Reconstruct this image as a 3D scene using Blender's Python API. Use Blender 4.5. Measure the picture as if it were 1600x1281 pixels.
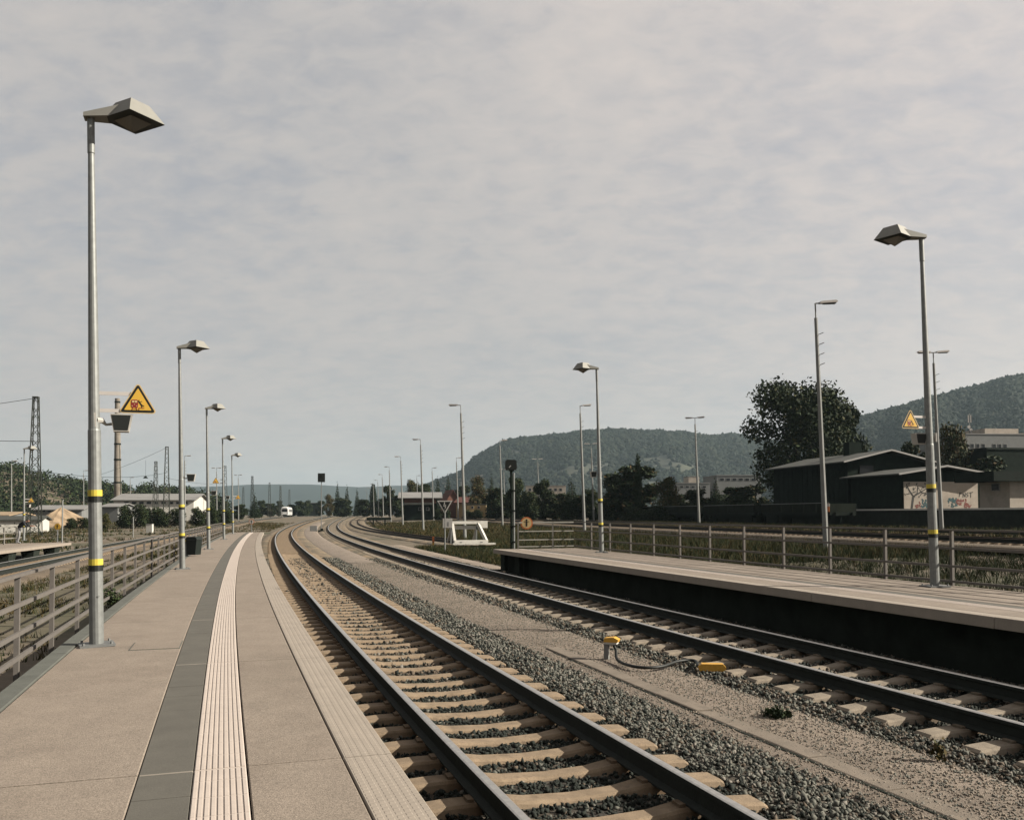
import bpy, math, random
import numpy as np
from mathutils import Matrix, Vector
for o in list(bpy.data.objects): bpy.data.objects.remove(o)
random.seed(7); rng = np.random.default_rng(7)
sc = bpy.context.scene; COL = sc.collection
# ------------------------------------------------------------------ camera
FPX, CU, CV, ROLL, CZ = 1390., 800., 758.5, 0.004, 2.16
PITCH = math.atan(44/1390.)
FW = Vector((0, math.cos(PITCH), math.sin(PITCH))); R0 = Vector((1, 0, 0)); U0 = Vector((0, -math.sin(PITCH), math.cos(PITCH)))
RT = R0*math.cos(ROLL)-U0*math.sin(ROLL); UP = U0*math.cos(ROLL)+R0*math.sin(ROLL)
cam = bpy.data.cameras.new('camera'); cam.lens = FPX/1600*36; cam.sensor_width = 36; cam.sensor_fit = 'HORIZONTAL'
cam.shift_y = (CV-640.5)/1600; cam.clip_end = 20000; cam.clip_start = .05
co = bpy.data.objects.new('camera', cam); COL.objects.link(co)
co.matrix_world = Matrix(((RT.x, UP.x, -FW.x, 0), (RT.y, UP.y, -FW.y, 0), (RT.z, UP.z, -FW.z, CZ), (0, 0, 0, 1)))
sc.camera = co
# ------------------------------------------------------------------ sun, sky, exposure
SUN_AZ, SUN_EL = math.radians(96), math.radians(30)
sd = Vector((math.sin(SUN_AZ)*math.cos(SUN_EL), math.cos(SUN_AZ)*math.cos(SUN_EL), math.sin(SUN_EL)))
sl = bpy.data.lights.new('sun', 'SUN'); sl.energy = 5.0; sl.angle = math.radians(.6); sl.color = (1, .92, .80)
so = bpy.data.objects.new('sun', sl); COL.objects.link(so); so.rotation_euler = (-sd).to_track_quat('-Z', 'Y').to_euler()
sc.view_settings.view_transform = 'Standard'; sc.view_settings.look = 'None'; sc.view_settings.gamma = 1
sc.view_settings.use_curve_mapping = False; sc.view_settings.exposure = 1.45
w = bpy.data.worlds.new('World'); sc.world = w; w.use_nodes = True
nt = w.node_tree; nt.nodes.clear(); N = nt.nodes.new; LK = nt.links.new
def mth(nt, op, a, b=None, clamp=False):
    n = nt.nodes.new('ShaderNodeMath'); n.operation = op; n.use_clamp = clamp
    for i, q in enumerate((a, b)):
        if q is None: continue
        if isinstance(q, (int, float)): n.inputs[i].default_value = q
        else: nt.links.new(q, n.inputs[i])
    return n.outputs[0]
def ramp(nt, src, stops):
    n = nt.nodes.new('ShaderNodeValToRGB'); e = n.color_ramp.elements
    while len(e) < len(stops): e.new(.5)
    for q, (p, c) in zip(e, stops): q.position = p; q.color = (*c, 1) if len(c) == 3 else c
    nt.links.new(src, n.inputs[0]); return n.outputs[0]
def mix(nt, f, a, b, t='MIX'):
    n = nt.nodes.new('ShaderNodeMix'); n.data_type = 'RGBA'; n.blend_type = t
    for s, q in ((n.inputs[0], f), (n.inputs[6], a), (n.inputs[7], b)):
        if isinstance(q, (int, float)): s.default_value = q
        elif isinstance(q, tuple): s.default_value = (*q[:3], 1)
        else: nt.links.new(q, s)
    return n.outputs[2]
def noise(nt, vec, scale, detail=4, rough=.55, dist=0):
    n = nt.nodes.new('ShaderNodeTexNoise'); n.inputs['Scale'].default_value = scale; n.inputs['Detail'].default_value = detail
    n.inputs['Roughness'].default_value = rough; n.inputs['Distortion'].default_value = dist
    if vec is not None: nt.links.new(vec, n.inputs['Vector'])
    return n.outputs[0]
sky = N('ShaderNodeTexSky'); sky.sky_type = 'NISHITA'; sky.sun_disc = False; sky.sun_elevation = SUN_EL; sky.sun_rotation = SUN_AZ
sky.dust_density = 2.5; sky.air_density = 1.0; sky.ozone_density = 1.0
tc = N('ShaderNodeTexCoord'); sx = N('ShaderNodeSeparateXYZ'); LK(tc.outputs['Generated'], sx.inputs[0])
den = mth(nt, 'ADD', mth(nt, 'ABSOLUTE', sx.outputs[2]), .30)
cx = N('ShaderNodeCombineXYZ'); LK(mth(nt, 'DIVIDE', sx.outputs[0], den), cx.inputs[0]); LK(mth(nt, 'DIVIDE', sx.outputs[1], den), cx.inputs[1])
mp = N('ShaderNodeMapping'); mp.inputs['Rotation'].default_value = (0, 0, .5); mp.inputs['Scale'].default_value = (1, 1.45, 1); LK(cx.outputs[0], mp.inputs[0])
n1 = noise(nt, cx.outputs[0], 1.1, 4, .5, .3); n2 = noise(nt, mp.outputs[0], 13, 5, .6, .35); n3 = noise(nt, mp.outputs[0], 2.6, 5, .6, .8)
cl = mth(nt, 'ADD', mth(nt, 'ADD', mth(nt, 'MULTIPLY', n1, .72), mth(nt, 'MULTIPLY', n2, .58)), mth(nt, 'MULTIPLY', n3, .36))
cover = ramp(nt, cl, [(.66, (.76, .76, .76)), (.86, (.95, .95, .95)), (1.02, (1, 1, 1))])
lowf = mth(nt, 'MULTIPLY', sx.outputs[2], 3.2, True)
cover = mix(nt, lowf, (1., 1., 1.), cover)
sund = N('ShaderNodeVectorMath'); sund.operation = 'DOT_PRODUCT'; LK(tc.outputs['Generated'], sund.inputs[0]); sund.inputs[1].default_value = sd
cloudc = ramp(nt, cl, [(.62, (2.34, 2.32, 2.34)), (.84, (2.68, 2.56, 2.48)), (1.02, (2.86, 2.68, 2.56))])
cloudc = mix(nt, ramp(nt, sund.outputs['Value'], [(0., (0, 0, 0)), (1., (1, 1, 1))]), cloudc, mix(nt, 1.0, cloudc, (1.50, 1.40, 1.36), 'MULTIPLY'))
skyc = mix(nt, 1.0, sky.outputs[0], (.66, .58, .56), 'MULTIPLY')
bg = N('ShaderNodeBackground'); LK(mix(nt, cover, skyc, cloudc), bg.inputs[0]); bg.inputs[1].default_value = .0735
wo = N('ShaderNodeOutputWorld'); LK(bg.outputs[0], wo.inputs[0])

# ------------------------------------------------------------------ helpers
def ss(a, b, x):
    t = np.clip((np.asarray(x, float)-a)/(b-a), 0, 1); return t*t*(3-2*t)
def G(x, y):
    s = np.asarray(x)+.2*np.asarray(y)
    side = .45*ss(14, 22, s)+.55*ss(24, 30, s); r = ss(80, 350, y)
    return side*(1-r)+1.3*r
def ray(u, v):
    return FW+RT*((u-CU)/FPX)-UP*((v-CV)/FPX)
def at(u, v, z):
    d = ray(u, v); t = (z-CZ)/d.z; return (d.x*t, d.y*t)
def atg(u, v, dz=0):
    z = dz
    for _ in range(40):
        x, y = at(u, v, min(z, 1.95)); z = .5*z+.5*(float(G(x, y))+dz)
    return (x, y)
def hz(u): return 802.5-ROLL*(u-800)
def xu(u, Z): return (u-800)/FPX*Z
def zv(u, v, Z): return CZ-(v-hz(u))*Z/FPX
MATS = {}
ALB = .55
def mat(name, col, rough=.85, metal=0, var=.25, vs=8, bump=0, bs=60, col2=None, c2s=1.5, c2t=(.45, .65), speck=0, spec=.3, trans=0, alb=1.0):
    m = bpy.data.materials.new(name); m.use_nodes = True; t = m.node_tree; b = t.nodes['Principled BSDF']
    g = t.nodes.new('ShaderNodeNewGeometry').outputs['Position']
    ka = alb*ALB; col = tuple(q*ka for q in col); col2 = tuple(q*ka for q in col2) if col2 else None
    c = (*col, 1)
    out = None
    if var:
        n = noise(t, g, vs, 5, .6)
        lo = tuple(max(0, q*(1-var)) for q in col); hi = tuple(q*(1+var) for q in col)
        out = ramp(t, n, [(.28, lo), (.72, hi)])
    if col2:
        n = noise(t, g, c2s, 6, .65)
        f = ramp(t, n, [(c2t[0], (0, 0, 0)), (c2t[1], (1, 1, 1))])
        out = mix(t, f, out if out is not None else col, col2)
    if speck:
        n = noise(t, g, 105, 3, .7)
        f = ramp(t, n, [(.3, (1-speck,)*3), (.7, (1+speck,)*3)])
        out = mix(t, 1.0, out if out is not None else col, f, 'MULTIPLY')
    if out is not None: t.links.new(out, b.inputs['Base Color'])
    else: b.inputs['Base Color'].default_value = c
    b.inputs['Roughness'].default_value = rough; b.inputs['Metallic'].default_value = metal; b.inputs['Specular IOR Level'].default_value = spec
    if trans: b.inputs['Transmission Weight'].default_value = trans
    if bump:
        bn = t.nodes.new('ShaderNodeBump'); bn.inputs['Strength'].default_value = bump; bn.inputs['Distance'].default_value = .02
        t.links.new(noise(t, g, bs, 5, .65), bn.inputs['Height']); t.links.new(bn.outputs[0], b.inputs['Normal'])
    MATS[name] = m; return m
class MB:
    def __init__(s): s.v = []; s.f = []; s.m = []
    def add(s, v, f, m=0):
        k = len(s.v); s.v += [tuple(q) for q in v]; s.f += [tuple(i+k for i in q) for q in f]; s.m += [m]*len(f); return s
    def box(s, c, d, rz=0, m=0, tx=0):
        a, b, h = d[0]/2, d[1]/2, d[2]/2; cs, sn = math.cos(rz), math.sin(rz); vs = []
        for x, y, z in ((-a, -b, -h), (a, -b, -h), (a, b, -h), (-a, b, -h), (-a, -b, h), (a, -b, h), (a, b, h), (-a, b, h)):
            k = 1-tx*(z > 0); x *= k; y *= k
            vs.append((c[0]+x*cs-y*sn, c[1]+x*sn+y*cs, c[2]+z))
        return s.add(vs, [(0, 3, 2, 1), (4, 5, 6, 7), (0, 1, 5, 4), (1, 2, 6, 5), (2, 3, 7, 6), (3, 0, 4, 7)], m)
    def beam(s, p, q, wx, wz, m=0, up=(0, 0, 1)):
        p = Vector(p); q = Vector(q); d = (q-p).normalized(); u = Vector(up)
        if abs(d.dot(u)) > .98: u = Vector((0, 1, 0))
        r = d.cross(u).normalized()*(wx/2); u = r.cross(d).normalized()*(wz/2)
        vs = [p-r-u, p+r-u, p+r+u, p-r+u, q-r-u, q+r-u, q+r+u, q-r+u]
        return s.add(vs, [(0, 1, 2, 3), (7, 6, 5, 4), (0, 4, 5, 1), (1, 5, 6, 2), (2, 6, 7, 3), (3, 7, 4, 0)], m)
    def tube(s, pts, rad, n=10, m=0, cap=True):
        pts = [Vector(p) for p in pts]
        if isinstance(rad, (int, float)): rad = [rad]*len(pts)
        vs = []; fs = []
        for i, p in enumerate(pts):
            d = (pts[min(i+1, len(pts)-1)]-pts[max(i-1, 0)]).normalized()
            u = Vector((0, 0, 1)) if abs(d.z) < .9 else Vector((1, 0, 0))
            a = d.cross(u).normalized(); b = d.cross(a).normalized()
            for k in range(n):
                t = 2*math.pi*k/n; vs.append(p+(a*math.cos(t)+b*math.sin(t))*rad[i])
        for i in range(len(pts)-1):
            for k in range(n): fs.append((i*n+k, i*n+(k+1) % n, (i+1)*n+(k+1) % n, (i+1)*n+k))
        if cap: fs += [tuple(range(n))[::-1], tuple(range((len(pts)-1)*n, len(pts)*n))]
        return s.add(vs, fs, m)
    def prism(s, poly, p0, ex, ey, ez, m=0):
        """polygon (2d list) in plane ex,ey at p0, extruded by vector ez"""
        p0 = Vector(p0); ex = Vector(ex); ey = Vector(ey); ez = Vector(ez); n = len(poly)
        a = [p0+ex*x+ey*y for x, y in poly]; b = [q+ez for q in a]
        return s.add(a+b, [tuple(range(n)), tuple(range(2*n-1, n-1, -1))]+[(i, i+n, (i+1) % n+n, (i+1) % n) for i in range(n)], m)
    def mesh(s, name='mesh', smooth=False):
        me = bpy.data.meshes.new(name); me.from_pydata(s.v, [], s.f); me.polygons.foreach_set('material_index', s.m)
        if smooth: me.polygons.foreach_set('use_smooth', [True]*len(s.f))
        me.update(); return me
def fix(me):
    import bmesh
    b = bmesh.new(); b.from_mesh(me); bmesh.ops.recalc_face_normals(b, faces=b.faces); b.to_mesh(me); b.free(); return me
def obj(name, me, mats, parent=None, loc=(0, 0, 0), rot=(0, 0, 0), smooth=False, fixn=True, kind=None):
    if isinstance(me, MB):
        me = me.mesh(name, smooth)
        if fixn: fix(me)
    if mats is not None and not me.materials:
        for m in (mats if isinstance(mats, (list, tuple)) else [mats]): me.materials.append(MATS[m])
    o = bpy.data.objects.new(name, me); COL.objects.link(o); o.parent = parent; o.location = loc; o.rotation_euler = rot
    if kind: o['kind'] = kind
    return o
def tag(o, label, cat, group=None):
    o['label'] = label; o['category'] = cat
    if group: o['group'] = group
    return o
def thing(name, label, cat, loc=(0, 0, 0), rz=0, group=None):
    o = bpy.data.objects.new(name, None); COL.objects.link(o); o.location = loc; o.rotation_euler = (0, 0, rz); o.empty_display_size = .2
    return tag(o, label, cat, group)
def dup(o, parent=None, loc=None, rz=None, label=None, scale=None):
    c = o.copy(); COL.objects.link(c); c.parent = parent
    if loc is not None: c.location = loc
    if rz is not None: c.rotation_euler = (o.rotation_euler[0], o.rotation_euler[1], rz)
    if label: c['label'] = label
    if scale is not None: c.scale = scale
    for ch in list(o.children): dup(ch, c)
    return c
def bigmesh(name, V, Fc, mats, mi=None, parent=None, kind=None, smooth=False):
    """V (n,3) array, Fc (m,k) array of equal-size faces"""
    me = bpy.data.meshes.new(name); V = np.asarray(V, np.float32); Fc = np.asarray(Fc, np.int32); k = Fc.shape[1]
    me.vertices.add(len(V)); me.vertices.foreach_set('co', V.ravel()); me.loops.add(Fc.size); me.loops.foreach_set('vertex_index', Fc.ravel())
    me.polygons.add(len(Fc)); me.polygons.foreach_set('loop_start', np.arange(0, Fc.size, k, dtype=np.int32))
    me.polygons.foreach_set('loop_total', np.full(len(Fc), k, np.int32))
    if mi is not None: me.polygons.foreach_set('material_index', np.asarray(mi, np.int32))
    if smooth: me.polygons.foreach_set('use_smooth', np.ones(len(Fc), bool))
    me.update(calc_edges=True); me.validate()
    return obj(name, me, mats, parent, kind=kind)

# ------------------------------------------------------------------ materials
mat('concrete', (.275, .228, .183), .9, var=.10, vs=3, speck=.45, bump=.35, bs=110, col2=(.215, .175, .138), c2s=1.1, c2t=(.5, .72))
t_ = MATS['concrete'].node_tree; b_ = t_.nodes['Principled BSDF']; src = b_.inputs['Base Color'].links[0].from_socket
vo_ = t_.nodes.new('ShaderNodeTexVoronoi'); vo_.inputs['Scale'].default_value = 2.6; t_.links.new(t_.nodes.new('ShaderNodeNewGeometry').outputs['Position'], vo_.inputs['Vector'])
sp_ = t_.nodes.new('ShaderNodeSeparateColor'); t_.links.new(vo_.outputs['Color'], sp_.inputs[0])     # worn gum spots and drip stains of uneven size
gum_ = ramp(t_, mth(t_, 'DIVIDE', vo_.outputs['Distance'], mth(t_, 'ADD', mth(t_, 'MULTIPLY', sp_.outputs[0], .05), .012)), [(.7, (.74, .74, .74)), (1.0, (1, 1, 1))])
st_ = ramp(t_, noise(t_, t_.nodes.new('ShaderNodeNewGeometry').outputs['Position'], .55, 7, .7), [(.36, (.86, .86, .85)), (.52, (1, 1, 1))])
t_.links.new(mix(t_, 1.0, mix(t_, 1.0, src, gum_, 'MULTIPLY'), st_, 'MULTIPLY'), b_.inputs['Base Color'])
mat('concrete_edge', (.33, .28, .23), .9, var=.08, vs=5, speck=.10, bump=.12, bs=120)
mat('strip_white', (.55, .475, .415), .85, var=.06, vs=6, speck=.08)
mat('strip_grey', (.112, .105, .088), .9, var=.12, vs=4, speck=.15, bump=.15, bs=100)
mat('strip_joint', (.27, .24, .2), .9, var=.1)
mat('coping', (.11, .115, .10), .9, var=.2, vs=5, speck=.12, bump=.2)
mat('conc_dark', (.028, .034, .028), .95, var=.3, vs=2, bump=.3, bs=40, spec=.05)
mat('sleeper', (.275, .205, .135), .9, var=.22, vs=6, speck=.2, bump=.3, bs=90, col2=(.12, .085, .055), c2s=9, c2t=(.55, .8))
mat('sleeper_grey', (.27, .225, .17), .9, var=.22, vs=6, speck=.2, bump=.3, bs=90, col2=(.11, .09, .07), c2s=9, c2t=(.55, .8))
for q_ in ('sleeper', 'sleeper_grey'):      # rust-toned darkening at the rails, deepens their shadow in the colour
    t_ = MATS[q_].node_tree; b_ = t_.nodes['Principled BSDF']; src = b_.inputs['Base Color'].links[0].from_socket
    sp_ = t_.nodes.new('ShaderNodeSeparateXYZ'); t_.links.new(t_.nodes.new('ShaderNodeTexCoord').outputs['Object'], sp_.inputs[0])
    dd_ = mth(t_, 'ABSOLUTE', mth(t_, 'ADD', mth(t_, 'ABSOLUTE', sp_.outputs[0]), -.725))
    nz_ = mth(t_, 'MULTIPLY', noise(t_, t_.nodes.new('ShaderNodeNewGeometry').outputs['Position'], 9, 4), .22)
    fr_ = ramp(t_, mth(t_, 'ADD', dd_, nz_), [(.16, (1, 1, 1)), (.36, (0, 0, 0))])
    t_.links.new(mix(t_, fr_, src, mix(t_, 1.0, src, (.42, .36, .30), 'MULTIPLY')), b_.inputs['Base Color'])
mat('rail_side', (.010, .015, .011), .8, var=.4, vs=12, bump=.3)
mat('rail_head', (1.1, 1.04, .95), .36, 1, var=.15, vs=20)
mat('rail_rust', (.09, .05, .03), .7, var=.3, vs=12)
mat('stone', (.13, .13, .108), .9, var=.45, vs=33, bump=.2, bs=120)
mat('stone_dark', (.013, .018, .013), .9, var=.45, vs=33)
mat('stone_light', (.22, .20, .17), .9, var=.3, vs=30, bump=.2, bs=120)
mat('stone_brown', (.11, .085, .06), .9, var=.4, vs=30, bump=.2, bs=120)
mat('lid', (.215, .178, .14), .95, var=.25, vs=5, speck=.3, bump=.3, bs=80, col2=(.13, .11, .085), c2s=2.5, c2t=(.5, .7))
mat('grit', (.24, .20, .155), .9, var=.5, vs=40)
mat('ballast_bed', (.05, .045, .036), .95, var=.55, vs=26, bump=1.0, bs=28, speck=.3, col2=(.13, .10, .07), c2s=.6)
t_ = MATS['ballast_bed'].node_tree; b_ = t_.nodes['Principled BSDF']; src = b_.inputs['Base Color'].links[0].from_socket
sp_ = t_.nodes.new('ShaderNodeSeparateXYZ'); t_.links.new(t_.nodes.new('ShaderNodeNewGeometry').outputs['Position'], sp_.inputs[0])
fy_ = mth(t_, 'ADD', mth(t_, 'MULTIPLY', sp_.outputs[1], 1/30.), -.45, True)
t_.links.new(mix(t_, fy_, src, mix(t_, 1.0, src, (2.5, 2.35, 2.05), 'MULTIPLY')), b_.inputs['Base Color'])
mat('ballast_tan', (.16, .125, .085), .95, var=.5, vs=24, bump=.8, bs=28, speck=.3, col2=(.10, .075, .052), c2s=.5)
mat('path', (.255, .208, .165), .95, var=.25, vs=30, bump=.7, bs=75, speck=.4, col2=(.19, .155, .122), c2s=.9)
mat('galv', (.235, .245, .235), .55, .35, var=.18, vs=14, spec=.4)
mat('galv_dark', (.20, .205, .20), .6, .3, var=.18, vs=9)
mat('mast', (.26, .265, .25), .8, 0, var=.12, vs=3)
mat('rail_paint', (.155, .14, .125), .75, .1, var=.12, vs=8)
mat('rail_light', (.22, .21, .185), .75, .1, var=.12, vs=8)
mat('lamp_top', (.27, .265, .235), .6, .2, var=.05)
mat('lamp_white', (.62, .58, .54), .5, 0, var=.03)
mat('lamp_under', (.010, .016, .012), .6, var=.1)
mat('lamp_glass', (.16, .15, .125), .2, var=.05, spec=.6)
mat('yellow', (.62, .50, .06), .6, var=.08)
mat('black', (.006, .009, .007), .6, var=0)
mat('sign_yellow', (.75, .45, .06), .5, var=.03)
mat('sign_cream', (.68, .50, .24), .5, var=.03)
mat('sign_red', (.25, .022, .018), .6, var=0)
mat('sign_orange', (.60, .18, .05), .6, var=.05)
mat('sign_white', (.62, .60, .55), .6, var=.05)
mat('amber', (.66, .36, .05), .5, var=.12, vs=20, col2=(.35, .18, .03), c2s=8, c2t=(.6, .8))
mat('grey_box', (.22, .22, .21), .7, var=.08)
mat('speaker_case', (.45, .43, .39), .6, var=.05)
mat('bin', (.008, .014, .011), .5, var=.1)
mat('steel_dark', (.014, .020, .016), .75, .2, var=.3, vs=6, spec=.05)
mat('lattice', (.035, .040, .030), .8, .1, var=.25, vs=3)
mat('white_paint', (.62, .60, .54), .7, var=.12, vs=4, col2=(.30, .26, .2), c2s=5, c2t=(.6, .85))
mat('plaster', (.46, .40, .33), .9, var=.12, vs=1, col2=(.28, .23, .18), c2s=.6, c2t=(.5, .8))
mat('plaster_grey', (.19, .195, .19), .9, var=.1, vs=.7)
mat('plaster_pink', (.19, .09, .065), .9, var=.1, vs=.7)
mat('plaster_yellow', (.36, .26, .13), .9, var=.1, vs=.7)
mat('wood_dark', (.012, .019, .014), .9, var=.4, vs=2, bump=.3, spec=.05)
mat('roof_grey', (.055, .058, .05), .9, var=.25, vs=.8)
mat('roof_light', (.24, .235, .225), .9, var=.15, vs=.5)
mat('roof_red', (.10, .032, .022), .9, var=.25, vs=.8)
mat('roof_edge', (.36, .35, .33), .8, var=.1)
mat('glass', (.012, .014, .016), .3, var=0, spec=.2)
mat('brick_chimney', (.26, .23, .19), .9, var=.15, vs=.4, col2=(.16, .13, .10), c2s=.3)
mat('sand', (.34, .25, .16), .95, var=.2, vs=.6, bump=.6, bs=4)
mat('train_white', (.62, .62, .60), .4, var=.04)
mat('soil', (.165, .128, .092), .95, var=.35, vs=1.2, bump=.6, bs=6, col2=(.075, .072, .036), c2s=.12, c2t=(.42, .62))
mat('grass_dry', (.15, .115, .05), .9, var=.35, vs=1.2, spec=.1, alb=.6)
mat('grass_green', (.065, .075, .026), .9, var=.4, vs=1.0, spec=.1, alb=.6)
mat('grass_dark', (.035, .05, .02), .9, var=.4, vs=1.0, spec=.1, alb=.6)
mat('leaf_dark', (.024, .044, .016), .8, var=.45, vs=.9, spec=.15, alb=.64)
mat('leaf_mid', (.050, .074, .024), .8, var=.45, vs=.9, spec=.15, alb=.64)
mat('leaf_olive', (.095, .095, .032), .8, var=.4, vs=.9, spec=.15, alb=.64)
mat('leaf_autumn', (.15, .10, .04), .8, var=.4, vs=.9, spec=.15, alb=.64)
mat('bark', (.05, .04, .03), .95, var=.3, vs=5, bump=.4)
mat('hill_soil', (.04, .044, .034), .95, var=.3, vs=.02, col2=(.07, .075, .045), c2s=.012)
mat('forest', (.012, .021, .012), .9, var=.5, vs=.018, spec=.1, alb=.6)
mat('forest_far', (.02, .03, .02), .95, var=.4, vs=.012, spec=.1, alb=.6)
mat('jacket', (.012, .014, .018), .9, var=.1)
mat('trousers', (.28, .28, .28), .9, var=.1)
mat('skin', (.35, .2, .14), .7, var=0)
mat('hair', (.02, .015, .012), .8, var=0)
mat('graff_black', (.045, .045, .04), .8, var=0)
mat('graff_red', (.22, .06, .045), .8, var=.2, vs=4)
mat('graff_teal', (.03, .09, .10), .8, var=.2, vs=4)
mat('wagon', (.014, .018, .013), .9, var=.35, vs=1.5, spec=.05)
mat('rust_wagon', (.035, .027, .018), .9, var=.35, vs=1.5)
def uvmat(name, base, cols):
    """edge slab: rows of small raised dashes along the slab (relief only)"""
    m = mat(name, base, .9, var=.08, vs=5, speck=.10); t = m.node_tree; b = t.nodes['Principled BSDF']
    uv = t.nodes.new('ShaderNodeUVMap').outputs[0]
    br = t.nodes.new('ShaderNodeTexBrick'); br.inputs['Scale'].default_value = 1; br.inputs['Brick Width'].default_value = .055; br.inputs['Row Height'].default_value = .05
    br.inputs['Mortar Size'].default_value = .011; br.inputs['Mortar Smooth'].default_value = .3; br.offset = .5
    t.links.new(uv, br.inputs['Vector'])
    bn = t.nodes.new('ShaderNodeBump'); bn.inputs['Strength'].default_value = .55; bn.inputs['Distance'].default_value = .006; bn.invert = True
    t.links.new(br.outputs['Fac'], bn.inputs['Height']); t.links.new(bn.outputs[0], b.inputs['Normal']); return m
uvmat('edge_dots', (.345, .298, .245), None)

# ------------------------------------------------------------------ paths (plan curves)
class Path:
    def __init__(s, x, y):
        s.x = np.asarray(x, float); s.y = np.asarray(y, float)
        d = np.hypot(np.diff(s.x), np.diff(s.y)); s.t = np.concatenate([[0], np.cumsum(d)])
        gx = np.gradient(s.x, s.t); gy = np.gradient(s.y, s.t); l = np.hypot(gx, gy); s.gx = gx/l; s.gy = gy/l; s.L = s.t[-1]
    def at(s, t, o=0):
        x = np.interp(t, s.t, s.x); y = np.interp(t, s.t, s.y); gx = np.interp(t, s.t, s.gx); gy = np.interp(t, s.t, s.gy)
        return x+gy*o, y-gx*o, gx, gy
    def ty(s, y): return float(np.interp(y, s.y, s.t))
    def off(s, o):
        x, y, _, _ = s.at(s.t, o); return Path(x, y)
YS = np.array([-12, 0, 5, 12, 20, 30, 45, 60, 80, 110, 150, 230, 350, 600.])
SL = np.array([-.335, -.33, -.325, -.315, -.304, -.296, -.284, -.273, -.258, -.23, -.198, -.165, -.15, -.14])
by = np.arange(-12, 600, .25); bs_ = np.interp(by, YS, SL); bx = np.concatenate([[0], np.cumsum((bs_[1:]+bs_[:-1])/2*.25)])
bx -= np.interp(-2, by, bx)
BASE = Path(bx, by)
def poly_path(pts, deg, y0, y1, step=.5):
    p = np.array(pts, float); c = np.polyfit(p[:, 1], p[:, 0], deg); y = np.arange(y0, y1, step); return Path(np.polyval(c, y), y)
def interp_path(pts, y0, y1, step=.5):
    """smooth x(y) through points: slopes averaged then integrated"""
    p = np.array(sorted(pts, key=lambda q: q[1]), float); y = np.arange(y0, y1, step)
    sl_ = np.diff(p[:, 0])/np.diff(p[:, 1]); mid = (p[1:, 1]+p[:-1, 1])/2
    s = np.interp(y, mid, sl_); x = np.concatenate([[0], np.cumsum((s[1:]+s[:-1])/2*step)])
    return Path(x-np.interp(p[:, 1].mean(), y, x)+np.interp(p[:, 1].mean(), p[:, 1], p[:, 0]), y)
T1 = BASE.off(3.25)
t2o = np.interp(BASE.y, [0, 50, 75, 100, 130, 200], [8.50, 8.54, 8.72, 8.95, 9.3, 9.9])
x_, y_, _, _ = BASE.at(BASE.t, t2o); T2 = Path(x_, y_)
T3 = interp_path([(-3.0, 62.5), (-6.3, 73), (-13, 95), (-19.4, 118), (-25.5, 145), (-35.5, 200), (-48, 280), (-60, 370)], 62.2, 370)
T4 = interp_path([(-22.5, 150), (-33, 210), (-47, 300), (-58, 380)], 152, 380)
T0 = interp_path([(-8.5, -10), (-11, 0), (-19.9, 33), (-24.3, 49.2), (-42, 120), (-60, 200), (-83, 333), (-100, 450)], -8, 450)
def srow(s0, y0, y1): y = np.arange(y0, y1, 2.); return Path(s0-.2*y+0*y, y)
T5 = srow(28.2, -10, 330); T6 = srow(34.5, -10, 330)
def sweep(path, ts, prof, dz=0, closed=True, ms=None, zf=None, mb=None):
    """sweep a cross-section [(o,z)] along path at parameters ts"""
    mb = mb or MB(); n = len(prof); ts = np.asarray(ts); X = [path.at(ts, o) for o, _ in prof]; xc, yc, _, _ = path.at(ts, 0)
    g = (G(xc, yc) if zf is None else zf(xc, yc)); vs = []; fs = []; mm = []
    for i in range(len(ts)):
        for k in range(n): vs.append((X[k][0][i], X[k][1][i], g[i]+dz+prof[k][1]))
    kk = n if closed else n-1
    for i in range(len(ts)-1):
        for k in range(kk):
            a, b = i*n+k, i*n+(k+1) % n; fs.append((a, b, b+n, a+n)); mm.append(ms[k] if ms else 0)
    if closed: fs += [tuple(range(n)), tuple(range((len(ts)-1)*n, len(ts)*n))[::-1]]; mm += [0, 0]
    k0 = len(mb.v); mb.v += vs; mb.f += [tuple(q+k0 for q in f) for f in fs]; mb.m += mm; return mb

# ------------------------------------------------------------------ ground
def axis(fine0, fine1, st, far0, far1):
    a = list(np.arange(fine0, fine1, st)); s = st; q = fine1
    while q < far1: a.append(q); s *= 1.25; q += s
    s = st; q = fine0-st
    b = []
    while q > far0: b.append(q); s *= 1.25; q -= s
    return np.array(b[::-1]+a+[far1] if b else a+[far1])
gx = axis(-60, 60, 1.5, -5500, 5500); gy = axis(-30, 160, 2.0, -1500, 7600)
XX, YY = np.meshgrid(gx, gy); ZZ = G(XX, YY)-.16+.03*np.sin(XX*1.7+YY*.9)*np.sin(YY*.8-XX*.6)
n_ = len(gx); idx = np.arange(len(gx)*len(gy)).reshape(len(gy), n_)
Fq = np.stack([idx[:-1, :-1], idx[:-1, 1:], idx[1:, 1:], idx[1:, :-1]], -1).reshape(-1, 4)
bigmesh('ground', np.stack([XX, YY, ZZ], -1).reshape(-1, 3), Fq, 'soil', kind='structure', smooth=True)
def tl(p, y0, y1, near=1.0, far=5.0):
    t0, t1 = p.ty(y0), p.ty(y1); out = [t0]
    while out[-1] < t1: out.append(out[-1]+(near if out[-1] < p.ty(60) else far))
    out[-1] = t1; return out
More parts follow.
